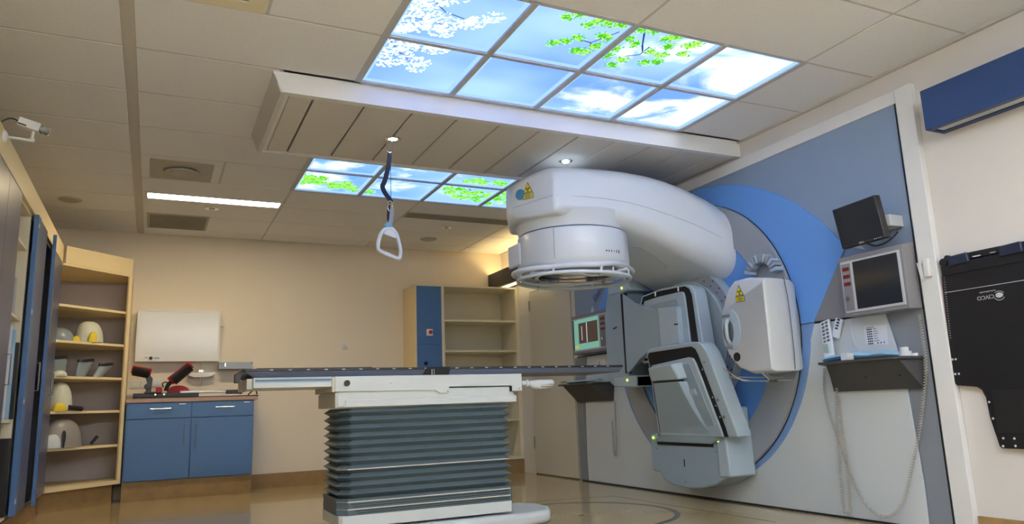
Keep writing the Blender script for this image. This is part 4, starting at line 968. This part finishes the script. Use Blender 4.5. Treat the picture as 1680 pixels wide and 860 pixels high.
# film viewer
fv = thing('film_viewer', 'large white wall-mounted film viewer above the worktop', 'light box', (-.8, 4.45, 1.35))
obj('viewer_case', B().box(-1.205, -.407, 4.38, 4.489, 1.352, 1.885), 'white', fv, bevel=.004)
obj('viewer_screen', B().box(-1.185, -.425, 4.374, 4.381, 1.42, 1.868), 'glass', fv)
obj('viewer_rim', B().box(-1.205, -1.187, 4.370, 4.381, 1.352, 1.885).box(-.423, -.407, 4.370, 4.381, 1.352, 1.885).box(-1.187, -.423, 4.370, 4.381, 1.868, 1.885).box(-1.187, -.423, 4.370, 4.381, 1.352, 1.420), 'white', fv)
obj('black_knob', B().cyl((-1.06, 4.37, 1.385), (-1.06, 4.355, 1.385), .017, n=20), 'black', fv)
obj('label', B().box(-1.03, -.98, 4.3685, 4.37, 1.378, 1.394).box(-1.115, -1.09, 4.3685, 4.37, 1.385, 1.397), 'pblue', fv)
obj('coat_peg', B().cyl((-.407, 4.44, 1.73), (-.375, 4.44, 1.725), .006, n=8).box(-.38, -.36, 4.43, 4.45, 1.715, 1.735), 'bezel', fv)
cab = obj('viewer_cable', B().tube(smooth_path([(-1.2, 4.47, 1.42), (-1.215, 4.47, 1.5), (-1.225, 4.47, 1.62), (-1.22, 4.47, 1.75), (-1.20, 4.47, 1.80)], 5), .004, 6), 'white', fv)
tr = thing('wall_tray', 'shallow steel tray on the wall right of the film viewer', 'tray', (-.24, 4.4, 1.27))
obj('tray', B().box(-.405, -.065, 4.35, 4.489, 1.268, 1.276).box(-.405, -.398, 4.35, 4.489, 1.276, 1.34).box(-.072, -.065, 4.35, 4.489, 1.276, 1.34).box(-.398, -.072, 4.483, 4.489, 1.276, 1.345).box(-.398, -.072, 4.35, 4.357, 1.276, 1.325), 'traysteel', tr)
obj('tray_clip', B().box(-.35, -.335, 4.345, 4.351, 1.29, 1.33), 'chrome', tr)
def socket(label, x, z, w_=.042):
    t = thing('wall_socket', label, 'socket', (x, 4.489, z)); obj('cover_plate', B().box(x-w_, x+w_, 4.478, 4.489, z-w_, z+w_), 'white', t, bevel=.003)
    obj('socket_hole', B().ring((x, z), .016, .028, 4.474, 4.479, ax='y', n=24), 'cream', t)
socket('left wall socket above the worktop, beside the shelf unit', -1.20, 1.13); socket('second wall socket from the shelf unit', -1.10, 1.13)
t = thing('wall_switch', 'white square wall plate between the sockets and the chrome bracket', 'switch', (-.997, 4.489, 1.145)); obj('cover_plate', B().box(-1.042, -.952, 4.478, 4.489, 1.10, 1.19), 'white', t, bevel=.003); obj('rocker', B().box(-1.022, -.972, 4.474, 4.479, 1.12, 1.15), 'paper', t)
t = thing('dispenser_bracket', 'small white bracket with a chrome rod on the wall above the worktop', 'bracket', (-.57, 4.44, 1.2))
obj('white_rail', B().prism([(-.705, 1.225), (-.435, 1.235), (-.455, 1.20), (-.50, 1.185), (-.63, 1.185), (-.69, 1.20)], 'y', 4.40, 4.485), 'white', t, bevel=.006)
obj('chrome_rod', B().cyl((-.575, 4.43, 1.10), (-.575, 4.43, 1.34), .006, n=10), 'steel', t); obj('chrome_clamp', B().box(-.60, -.55, 4.40, 4.44, 1.235, 1.265), 'chrome', t, bevel=.003)
t = thing('wall_switch', 'small white wall switch alone on the back wall', 'switch', (.956, 4.489, 1.50)); obj('cover_plate', B().box(.925, .99, 4.478, 4.489, 1.485, 1.55), 'white', t, bevel=.003)
obj('dial', B().ring((.958, 1.512), .010, .016, 4.474, 4.479, ax='y', n=20), 'cgrey', t)

# ================================================================== SHELF UNIT AT THE RIGHT OF THE BACK WALL
su = thing('shelf_unit', 'cream shelf unit with a blue panel and open shelves in the back right corner', 'shelf unit', (2.3, 4.24, 0))
Y0 = 4.02
obj('side_board', B().box(1.665, 1.68, Y0, 4.488, .155, 2.19), 'beige', su)
bp_ = obj('blue_panel', B().box(1.68, 1.985, Y0, Y0+.02, .155, 2.185), 'blue', su)
obj('hatch_joint', B().box(1.70, 1.965, Y0-.001, Y0, 1.503, 1.506), 'mattblack', bp_)
obj('cable_hole', B().cyl((1.785, Y0-.003, 1.285), (1.785, Y0+.001, 1.285), .022, n=20), 'mattblack', bp_)
obj('divider_board', B().box(1.985, 2.02, Y0, 4.488, .155, 2.185), 'cream', su)
obj('side_board', B().box(2.95, 2.998, Y0, 4.488, .155, 2.185), 'cream', su)
obj('top_board', B().box(1.665, 2.998, Y0, 4.488, 2.185, 2.205), 'cream', su)
for z in (1.775, 1.415, 1.02, .60): obj('shelf', B().box(2.02, 2.95, Y0+.005, 4.47, z, z+.022), 'cream', su)
obj('bottom_board', B().box(1.68, 2.95, Y0, 4.488, .155, .185), 'cream', su)
obj('back_board', B().box(2.02, 2.95, 4.47, 4.488, .185, 2.185), 'cream', su)
obj('plinth', B().box(1.67, 2.998, Y0+.01, 4.48, 0, .155), 'base', su)
es = thing('emergency_stop', 'red emergency stop button on a white plate on the blue panel', 'button', (1.83, Y0, 1.64))
obj('cover_plate', B().box(1.795, 1.87, Y0-.018, Y0-.001, 1.60, 1.68), 'white', es, bevel=.004); obj('stop_button', B().lathe((1.837, Y0-.018, 1.642), [(.02, 0), (.022, -.02), (.015, -.028), (.001, -.03)], 24, 'y'), 'red', es)
# door in the right wall
dr = struct('door_1', B().box(2.972, 2.992, 2.715, 3.685, .012, 2.085), 'cgrey', bevel=.003)
obj('door_hinge', B().box(2.963, 2.972, 3.665, 3.69, 1.87, 1.99), 'alu', dr); obj('door_hinge', B().box(2.963, 2.972, 3.665, 3.69, .28, .42), 'alu', dr)
obj('door_joint', B().box(2.985, 2.999, 2.70, 3.70, 2.085, 2.095).box(2.985, 2.999, 3.685, 3.695, 0, 2.085).box(2.985, 2.999, 2.705, 2.715, 0, 2.085), 'mattblack', dr)
obj('door_handle', B().tube([(2.972, 2.79, 1.0), (2.92, 2.79, 1.0), (2.92, 2.90, 1.0)], .008, 8), 'steel', dr)

# ================================================================== WALL CONSOLES
def console(label, y0, y1, z0_, z1_, x0, side, lit):
    t = thing('wall_console', label, 'monitor', (2.96, (y0+y1)/2, z0_))
    obj('console_case', B().quadprism([(x0, y0, z0_), (x0, y1, z0_), (2.975, y1, z0_-.0), (2.975, y0, z0_)], [(x0, y0, z1_), (x0, y1, z1_), (2.975, y1, z1_+.02), (2.975, y0, z1_+.02)]), 'console', t, bevel=.004)
    # bezel frame, control strip towards +y
    W = y1-y0; H = z1_-z0_
    a, b_ = y0+.035*W, y1-.04*W; c0, c1 = z0_+.06*H, z1_-.08*H
    split = b_-.20*W if side > 0 else b_-.20*W
    bz = obj('screen_bezel', B().box(x0-.006, x0, a, b_, c0, c1), 'bezel', t, bevel=.002)
    return t, x0, a, b_, c0, c1
for sgn in (0, 1):
    if sgn == 0: T = console('grey wall console with a dark screen on the near side of the machine', -1.325, -.872, 1.238, 1.612, 2.86, 1, False)
    else: T = console('grey wall console with a lit green screen beside the door', 1.80, 2.515, 1.262, 1.652, 2.86, 1, True)
    t, x0, a, b_, c0, c1 = T; W = b_-a; H = c1-c0
    if sgn == 0:
        s0, s1 = a+.04*W, a+.78*W; k0, k1 = a+.83*W, b_-.02*W
        obj('screen', B().box(x0-.008, x0-.005, s0, s1, c0+.05*H, c1-.04*H), 'screen', t)
        # slim control strip
    else:
        s0, s1 = a+.25*W, b_-.02*W; k0, k1 = a+.06*W, a+.21*W
        sc_ = obj('screen', B().box(x0-.008, x0-.005, s0, s1, c0+.05*H, c1-.04*H), 'scrg', t)
        SW, SH = s1-s0, .91*H; z_ = c0+.05*H
        b = B(); b.k = 0; b.box(x0-.009, x0-.008, s0+.03*SW, s0+.78*SW, z_+.20*SH, z_+.87*SH)
        b.k = 1; b.box(x0-.010, x0-.009, s0+.44*SW, s0+.46*SW, z_+.22*SH, z_+.86*SH); b.box(x0-.010, x0-.009, s0+.64*SW, s0+.655*SW, z_+.3*SH, z_+.76*SH)
        b.k = 2; b.box(x0-.010, x0-.008, s0+.80*SW, s0+.95*SW, z_+.06*SH, z_+.16*SH)
        b.k = 3; b.box(x0-.010, x0-.008, s0+.97*SW, s1, z_, z_+SH)
        obj('screen_image', b, ['scrd', 'scrl', 'scry', 'mattblack'], sc_)
    cp_ = obj('control_strip', B().box(x0-.008, x0-.005, k0, k1, c0+.04*H, c1-.05*H), 'console', t)
    for i in range(3):
        z = c1-.12*H-i*.145*H
        obj('red_display', B().box(x0-.010, x0-.008, k0+.12*(k1-k0), k1-.12*(k1-k0), z-.07*H, z), 'reddisp', cp_)
    obj('key_switch', B().cyl((x0-.008, (k0+k1)/2, c0+.27*H), (x0-.022, (k0+k1)/2, c0+.27*H), .014, n=18), 'chrome', cp_)
wg = obj('console_side_wedge', B().prism([(-.87, 1.252), (-.545, 1.252), (-.82, 1.63), (-.87, 1.635)], 'x', 2.95, 2.968), 'console', fa)
# flat monitor above
mo = thing('flat_monitor', 'black flat screen monitor tilted above the grey wall console', 'monitor', (2.8, -1.09, 1.78))
q0 = [(2.775, -.945, 1.905), (2.805, -1.232, 1.928), (2.815, -1.262, 1.662), (2.785, -.978, 1.648)]
mb = obj('monitor_case', B().quadprism(q0, [(x+.035, y-.012, z) for x, y, z in q0]), 'black', mo, bevel=.004)
Q = [V(p) for p in q0]; C_ = sum(Q, V())/4
obj('screen', B().quadprism([C_+(p-C_)*.92+V((-.0015, 0, .004)) for p in Q], [C_+(p-C_)*.92+V((.002, 0, .004)) for p in Q]), 'screen', mo)
xm = (Q[2]-Q[3]).normalized(); ym = (Q[0]-Q[3]).normalized()
text('maker_name', 'DELL', .016, Q[3]+xm*.12+ym*.003+V((-.003, 0, 0)), xm, ym, 'bezel', mo)
for i in range(4):
    p = Q[3]+xm*(.222+.014*i)+ym*.008+V((-.003, 0, 0)); obj('button', B().box(p.x-.001, p.x+.002, p.y-.003, p.y+.003, p.z-.002, p.z+.002), 'bezel', mo)
obj('wall_bracket', B().box(2.86, 2.975, -1.275, -1.12, 1.735, 1.805), 'bezel', mo, bevel=.004)
obj('monitor_cable', B().tube(smooth_path([(2.83, -1.12, 1.66), (2.85, -1.16, 1.635), (2.86, -1.22, 1.64), (2.88, -1.26, 1.665), (2.93, -1.26, 1.70)], 5), .006, 8), 'black', mo)
# shelves under the consoles
def wshelf(label, f):
    t = thing('console_shelf', label, 'shelf', (3.0, f(-.95), .96))
    pl = [(2.735, -.735), (2.735, -1.30), (2.965, -1.30), (2.965, -.58)]
    obj('shelf_board', B().prism([(x, f(y)) for x, y in pl], 'z', .953, .968), 'shelfd', t, bevel=.002)
    A = [(2.775, f(-.76), .952), (2.775, f(-1.275), .952), (2.965, f(-1.285), .952), (2.965, f(-.60), .952)]
    Bq = [(2.945, f(-.66), .785), (2.945, f(-1.28), .785), (2.965, f(-1.285), .785), (2.965, f(-.63), .785)]
    k = obj('shelf_bracket', B().quadprism(A, Bq), 'shelfd', t, bevel=.002)
    for y in (-.97, -1.2): obj('bracket_screw', B().cyl((2.868, f(y), .87), (2.862, f(y), .862), .006, n=10), 'mattblack', k)
wshelf('dark grey wall shelf under the near console', lambda y: y)
wshelf('dark grey wall shelf under the console beside the door', lambda y: 2*IY-y)
# items on the near shelf
t = thing('hand_controller', 'long white handset with many grey buttons leaning at the shelf end', 'remote control', (2.90, -.66, .97))
def hset(t, top_, bot, w_, th, rows, cols, m2, kk):
    T_, Bt = V(top_), V(bot); u = (T_-Bt).normalized(); s_ = V((0, 1, 0)); s_ = (s_-u*s_.dot(u)).normalized(); n_ = u.cross(s_)
    if n_.x > 0: n_ = -n_
    L = [-s_*w_, s_*w_]; f = [Bt-s_*w_, Bt+s_*w_, T_+s_*w_, T_-s_*w_]
    h_ = obj('handset_body', B().quadprism(f, [p-n_*th for p in f]), 'machine', t, bevel=.004)
    for i in range(rows):
        for j in range(cols):
            v = .93-kk*i; uu_ = (j-(cols-1)/2)/max(cols, 1)*1.6*w_ if cols > 1 else 0
            c = Bt+(T_-Bt)*v+s_*uu_; e = .9*w_/cols if cols > 1 else w_*.62; g_ = (T_-Bt).length*kk*.30
            ff = [c-s_*e*.6-u*g_, c+s_*e*.6-u*g_, c+s_*e*.6+u*g_, c-s_*e*.6+u*g_]
            obj('button', B().quadprism(ff, [p+n_*.003 for p in ff]), m2, h_)
    return h_
M['btn'] = mat('button_grey', (.12, .13, .15), .5); M['btng'] = mat('button_green_grey', (.30, .42, .40), .5)
hset(t, (2.94, -.640, 1.247), (2.86, -.715, .970), .036, .018, 6, 2, 'btn', .085)
obj('display', B().box(2.868, 2.874, -.708, -.672, 1.035, 1.09), 'btng', t)
t = thing('hand_controller', 'short white handset with dark buttons hanging beside the long one', 'remote control', (2.94, -.74, 1.19))
hset(t, (2.945, -.755, 1.248), (2.935, -.710, 1.128), .028, .015, 4, 1, 'ink', .15)
ps_ = thing('paper_sheet', 'printed sheet with rows of small symbols stuck on the white panel', 'paper', (2.965, -1.0, 1.11))
obj('sheet', B().quadprism([(2.964, -.917, 1.068), (2.964, -1.072, 1.054), (2.964, -1.08, 1.172), (2.964, -.918, 1.180)], [(2.9655, -.917, 1.068), (2.9655, -1.072, 1.054), (2.9655, -1.08, 1.172), (2.9655, -.918, 1.180)]), 'paper', ps_)
b = B()
for r in range(7):
    z = 1.155-.0145*r
    for c_i in range(3): b.box(2.9632, 2.964, -.945-.013*c_i, -.935-.013*c_i, z-.004, z+.004)
    if r < 6: b.box(2.9632, 2.964, -1.005-.006*(r % 3), -.98, z-.0015, z+.0015)
    else: [b.box(2.9632, 2.964, -1.0-.022*q-.008, -1.0-.022*q, z-.004, z+.004) for q in range(3)]
b.box(2.9632, 2.964, -.99, -.93, 1.165, 1.168)
obj('printed_symbols', b, 'ink', ps_)
t = thing('plastic_sleeve', 'light blue plastic sleeve lying along the near console shelf', 'bag', (2.85, -.95, .969))
secs = []
for i in range(13):
    v = i/12; y = -.68-.54*v; r = .018+.012*math.sin(v*PI)+.004*math.sin(v*17)
    secs.append([(2.88+r*2.4*math.cos(a), y, .969+r*.9+r*.85*math.sin(a)) for a in [2*PI*k/12 for k in range(12)]])
obj('sleeve_body', B().loft(secs), 'pblue', t)
obj('dark_strip', B().quadprism([(2.78, -.745, .975), (2.78, -.895, .982), (2.78, -.895, 1.0), (2.78, -.745, .988)], [(2.785, -.745, .975), (2.785, -.895, .982), (2.785, -.895, 1.0), (2.785, -.745, .988)]), 'teal', t)
t = obj('white_box', B().box(2.75, 2.80, -.955, -.90, .969, 1.012), 'machine2', bevel=.003); tag(t, 'small white box on the middle of the near console shelf', 'box')
t = obj('tape_roll', B().cyl((2.88, -1.24, .969), (2.88, -1.24, .998), .034, n=28), 'machine2'); tag(t, 'widest white tape roll at the right end of the near console shelf', 'tape')
t = obj('tape_roll', B().cyl((2.88, -1.237, .9985), (2.88, -1.237, 1.022), .024, n=28), 'machine2'); tag(t, 'narrow white tape roll stacked on top of the widest roll', 'tape')
t = obj('tape_roll', B().cyl((2.90, -1.285, .969), (2.90, -1.285, .984), .018, n=20), 'machine2'); tag(t, 'smallest white tape roll, right of the stacked rolls', 'tape')
t = thing('paper_sheet', 'printed sheet under the console beside the door', 'paper', (2.965, 2.1, 1.15))
obj('sheet', B().box(2.9645, 2.966, 2.08, 2.24, 1.07, 1.19), 'paper', t); b = B()
for r in range(6):
    for q in range(3): b.box(2.9635, 2.9645, 2.20-.012*q, 2.208-.012*q, 1.165-.014*r, 1.172-.014*r)
obj('printed_symbols', b, 'ink', t)
t = obj('blue_cloth', B().loft([[(2.80+.05*math.cos(a), y, .985+.014*math.sin(a)) for a in [2*PI*k/10 for k in range(10)]] for y in (2.50, 2.40, 2.2, 2.05, 1.95)]), 'pblue'); tag(t, 'light blue folded sleeve on the shelf beside the door', 'bag')
# coiled cords
def cordobj(name, label, P, r=.0085, cw=.0024, tpm=62, plain=None):
    b = B(); b.tube(coil(smooth_path(P, 4), r, tpm, 7), cw, 5); o = obj(name, b, 'cord'); tag(o, label, 'cable'); return o
cordobj('coiled_cord', 'coiled grey cord looping low from the long handset to under the console', [(2.94, -.60, .94), (2.94, -.578, .80), (2.94, -.601, .644), (2.94, -.633, .529), (2.94, -.721, .234), (2.94, -.809, .09), (2.94, -.929, .045), (2.94, -1.046, .138), (2.94, -1.164, .4), (2.94, -1.247, .64), (2.935, -1.318, .911), (2.94, -1.318, 1.119), (2.945, -1.315, 1.207)])
cordobj('coiled_cord', 'doubled coiled grey cord hanging to the floor below the short handset', [(2.92, -.72, .94), (2.92, -.685, .75), (2.92, -.665, .567), (2.92, -.645, .189), (2.92, -.645, .06), (2.92, -.665, .035), (2.92, -.69, .06), (2.92, -.695, .119), (2.92, -.71, .417), (2.92, -.70, .605), (2.92, -.70, .78)], r=.010)
cordobj('coiled_cord', 'coiled grey cord hanging under the far console shelf', [(2.93, 1.90, .78), (2.93, 1.91, .5), (2.93, 1.93, .32), (2.93, 1.945, .28), (2.93, 1.96, .31), (2.93, 1.965, .42), (2.93, 1.965, .6)], tpm=70)
cordobj('grey_cable', 'pale cable loop beside the door under the far shelf', [(2.955, 2.60, .92), (2.955, 2.605, .75), (2.955, 2.59, .62), (2.955, 2.56, .58), (2.955, 2.55, .64), (2.955, 2.55, .78)], r=.003, cw=.004, tpm=5)
o = obj('white_cable', B().tube(smooth_path([(2.955, -.845, 1.235), (2.953, -.83, 1.15), (2.953, -.86, 1.05), (2.953, -.92, 1.0), (2.93, -.98, .985)], 6), .003, 6), 'machine2'); tag(o, 'thin white cable curving down behind the near shelf', 'cable')
# push button on the column
t = thing('wall_button', 'small pale push button box on the white column', 'switch', (2.95, -1.40, 1.46))
obj('button_box', B().box(2.93, 2.954, -1.425, -1.385, 1.405, 1.515), 'white', t, bevel=.008); obj('button_wedge', B().prism([(-1.345, 1.50), (-1.375, 1.49), (-1.38, 1.39), (-1.36, 1.40)], 'x', 2.94, 2.954), 'white', t)
obj('push_button', B().cyl((2.93, -1.405, 1.46), (2.926, -1.405, 1.46), .010, n=16), 'white', t)

# ================================================================== BLACK BOARD ON THE RIGHT WALL
bb = thing('treatment_board', 'large black treatment board with white maker lettering hung upside down on the wall', 'board', (2.97, -1.73, .46))
Lp = [(-1.473, 1.465), (-1.470, 1.40), (-1.452, 1.05), (-1.440, .98), (-1.437, .86), (-1.445, .815), (-1.465, .795), (-1.575, .782), (-1.600, .765), (-1.612, .73), (-1.618, .62), (-1.645, .475), (-1.655, .463)]
CYB = -1.745
full = Lp+[(2*CYB-a, b_) for a, b_ in reversed(Lp)]
pb = obj('board', B().prism(full, 'x', 2.965, 2.985), 'carbon', bb, bevel=.003)
obj('white_line', B().box(2.9642, 2.965, -2.02, -1.472, 1.3045, 1.3075), 'bezel', pb); obj('board_seam', B().box(2.9635, 2.965, -2.02, -1.475, 1.378, 1.381), 'black', pb)
obj('board_ridge', B().box(2.958, 2.965, -2.02, -1.475, 1.40, 1.455), 'carbon', pb, bevel=.003)
obj('inset_panel', B().box(2.961, 2.966, -1.84, -1.65, .54, .76), 'black', pb, bevel=.003)
wh = [(-1.462, .935), (-1.480, .935), (-1.465, .855), (-1.486, .855), (-1.628, .70), (-1.635, .615), (-1.672, .515), (-1.665, .475), (-1.728, .515), (-1.728, .478)]
for (y, z) in wh+[(2*CYB-a, b_) for a, b_ in wh[:8]]: obj('white_hole', B().cyl((2.965, y, z), (2.9635, y, z), .006, n=12), 'machine2', pb)
ti = B()
for i in range(26): ti.box(2.9638, 2.965, -1.481+.0006*i-.006, -1.479+.0006*i, 1.39-.0135*i, 1.3925-.0135*i)
obj('scale_ticks', ti, 'bezel', pb)
rdl = B().tube([(2.970, a+.0025, b_) for a, b_ in Lp[1:10]], .0022, 5); obj('red_edge', rdl, 'redmark', pb)
obj('top_bar', B().box(2.968, 2.992, -1.98, -1.51, 1.468, 1.505), 'black', bb, bevel=.004)
M['bclip'] = mat('blue_black_clip', (.012, .02, .05), .4)
for y in (-1.587, -1.87): obj('board_clip', B().prism([(y-.06, 1.45), (y+.06, 1.445), (y+.055, 1.50), (y-.055, 1.505)], 'x', 2.945, 2.972), 'bclip', bb, bevel=.006)
obj('corner_roller', B().cyl((2.955, -1.495, 1.475), (2.985, -1.495, 1.475), .022, n=20).cyl((2.955, -1.52, 1.495), (2.985, -1.52, 1.495), .016, n=16), 'black', bb)
obj('slot_light', B().box(2.955, 2.957, -1.71, -1.665, 1.471, 1.477).box(2.955, 2.957, -1.79, -1.76, 1.474, 1.479), 'bezel', bb)
text('maker_lettering', 'CIVCO', .030, (2.9635, -1.742, 1.258), (0, 1, -.02), (0, -.02, -1), 'bezel', pb)
text('small_lettering', 'www.civco.com', .0135, (2.9635, -1.755, 1.281), (0, 1, -.02), (0, -.02, -1), 'bezel', pb)
b = B()
b.lathe((2.9637, -1.768, 1.249), [(.001, -.0006), (.015, -.0006), (.016, .0008)], 20, 'x', sx=1.25, sy_=.85)
b.tube([(2.9635, -1.768+.026*math.cos(a), 1.243+.020*math.sin(a)) for a in [math.radians(200+150*i/12) for i in range(13)]], .0016, 5)
b.tube([(2.9635, -1.768+.026*math.cos(a), 1.252+.018*math.sin(a)) for a in [math.radians(40+120*i/12) for i in range(13)]], .0016, 5)
obj('globe_emblem', b, 'bezel', pb)

# ------------------------------------------------------------------ groups for the repeats
GR = {'board': 'boards standing in the open cupboard', 'positioning_board': 'boards standing in the open cupboard', 'tall_cupboard': 'tall cupboards along the left wall', 'skylight_panel': 'luminous sky ceilings', 'strip_light': 'ceiling strip lights',
      'ceiling_vent': 'ceiling vents and grilles', 'speaker_cover': 'round ceiling discs', 'recessed_spotlight': 'unlit chrome ceiling spotlights', 'recessed_downlight': 'lit downlights in the bulkhead', 'wall_light_box': 'light boxes high on the walls',
      'head_mask': 'masks in the corner shelf unit', 'face_shield': 'shields on the third corner shelf', 'wall_socket': 'sockets above the worktop', 'wall_console': 'wall consoles beside the machine', 'console_shelf': 'shelves under the wall consoles',
      'hand_controller': 'handsets at the near console', 'coiled_cord': 'coiled cords under the consoles', 'paper_sheet': 'printed sheets under the consoles', 'tape_roll': 'white tape rolls on the near shelf'}
for o in COL.objects:
    if o.parent is None and 'category' in o:
        k = o.name.split('.')[0]
        if k in GR: o['group'] = GR[k]
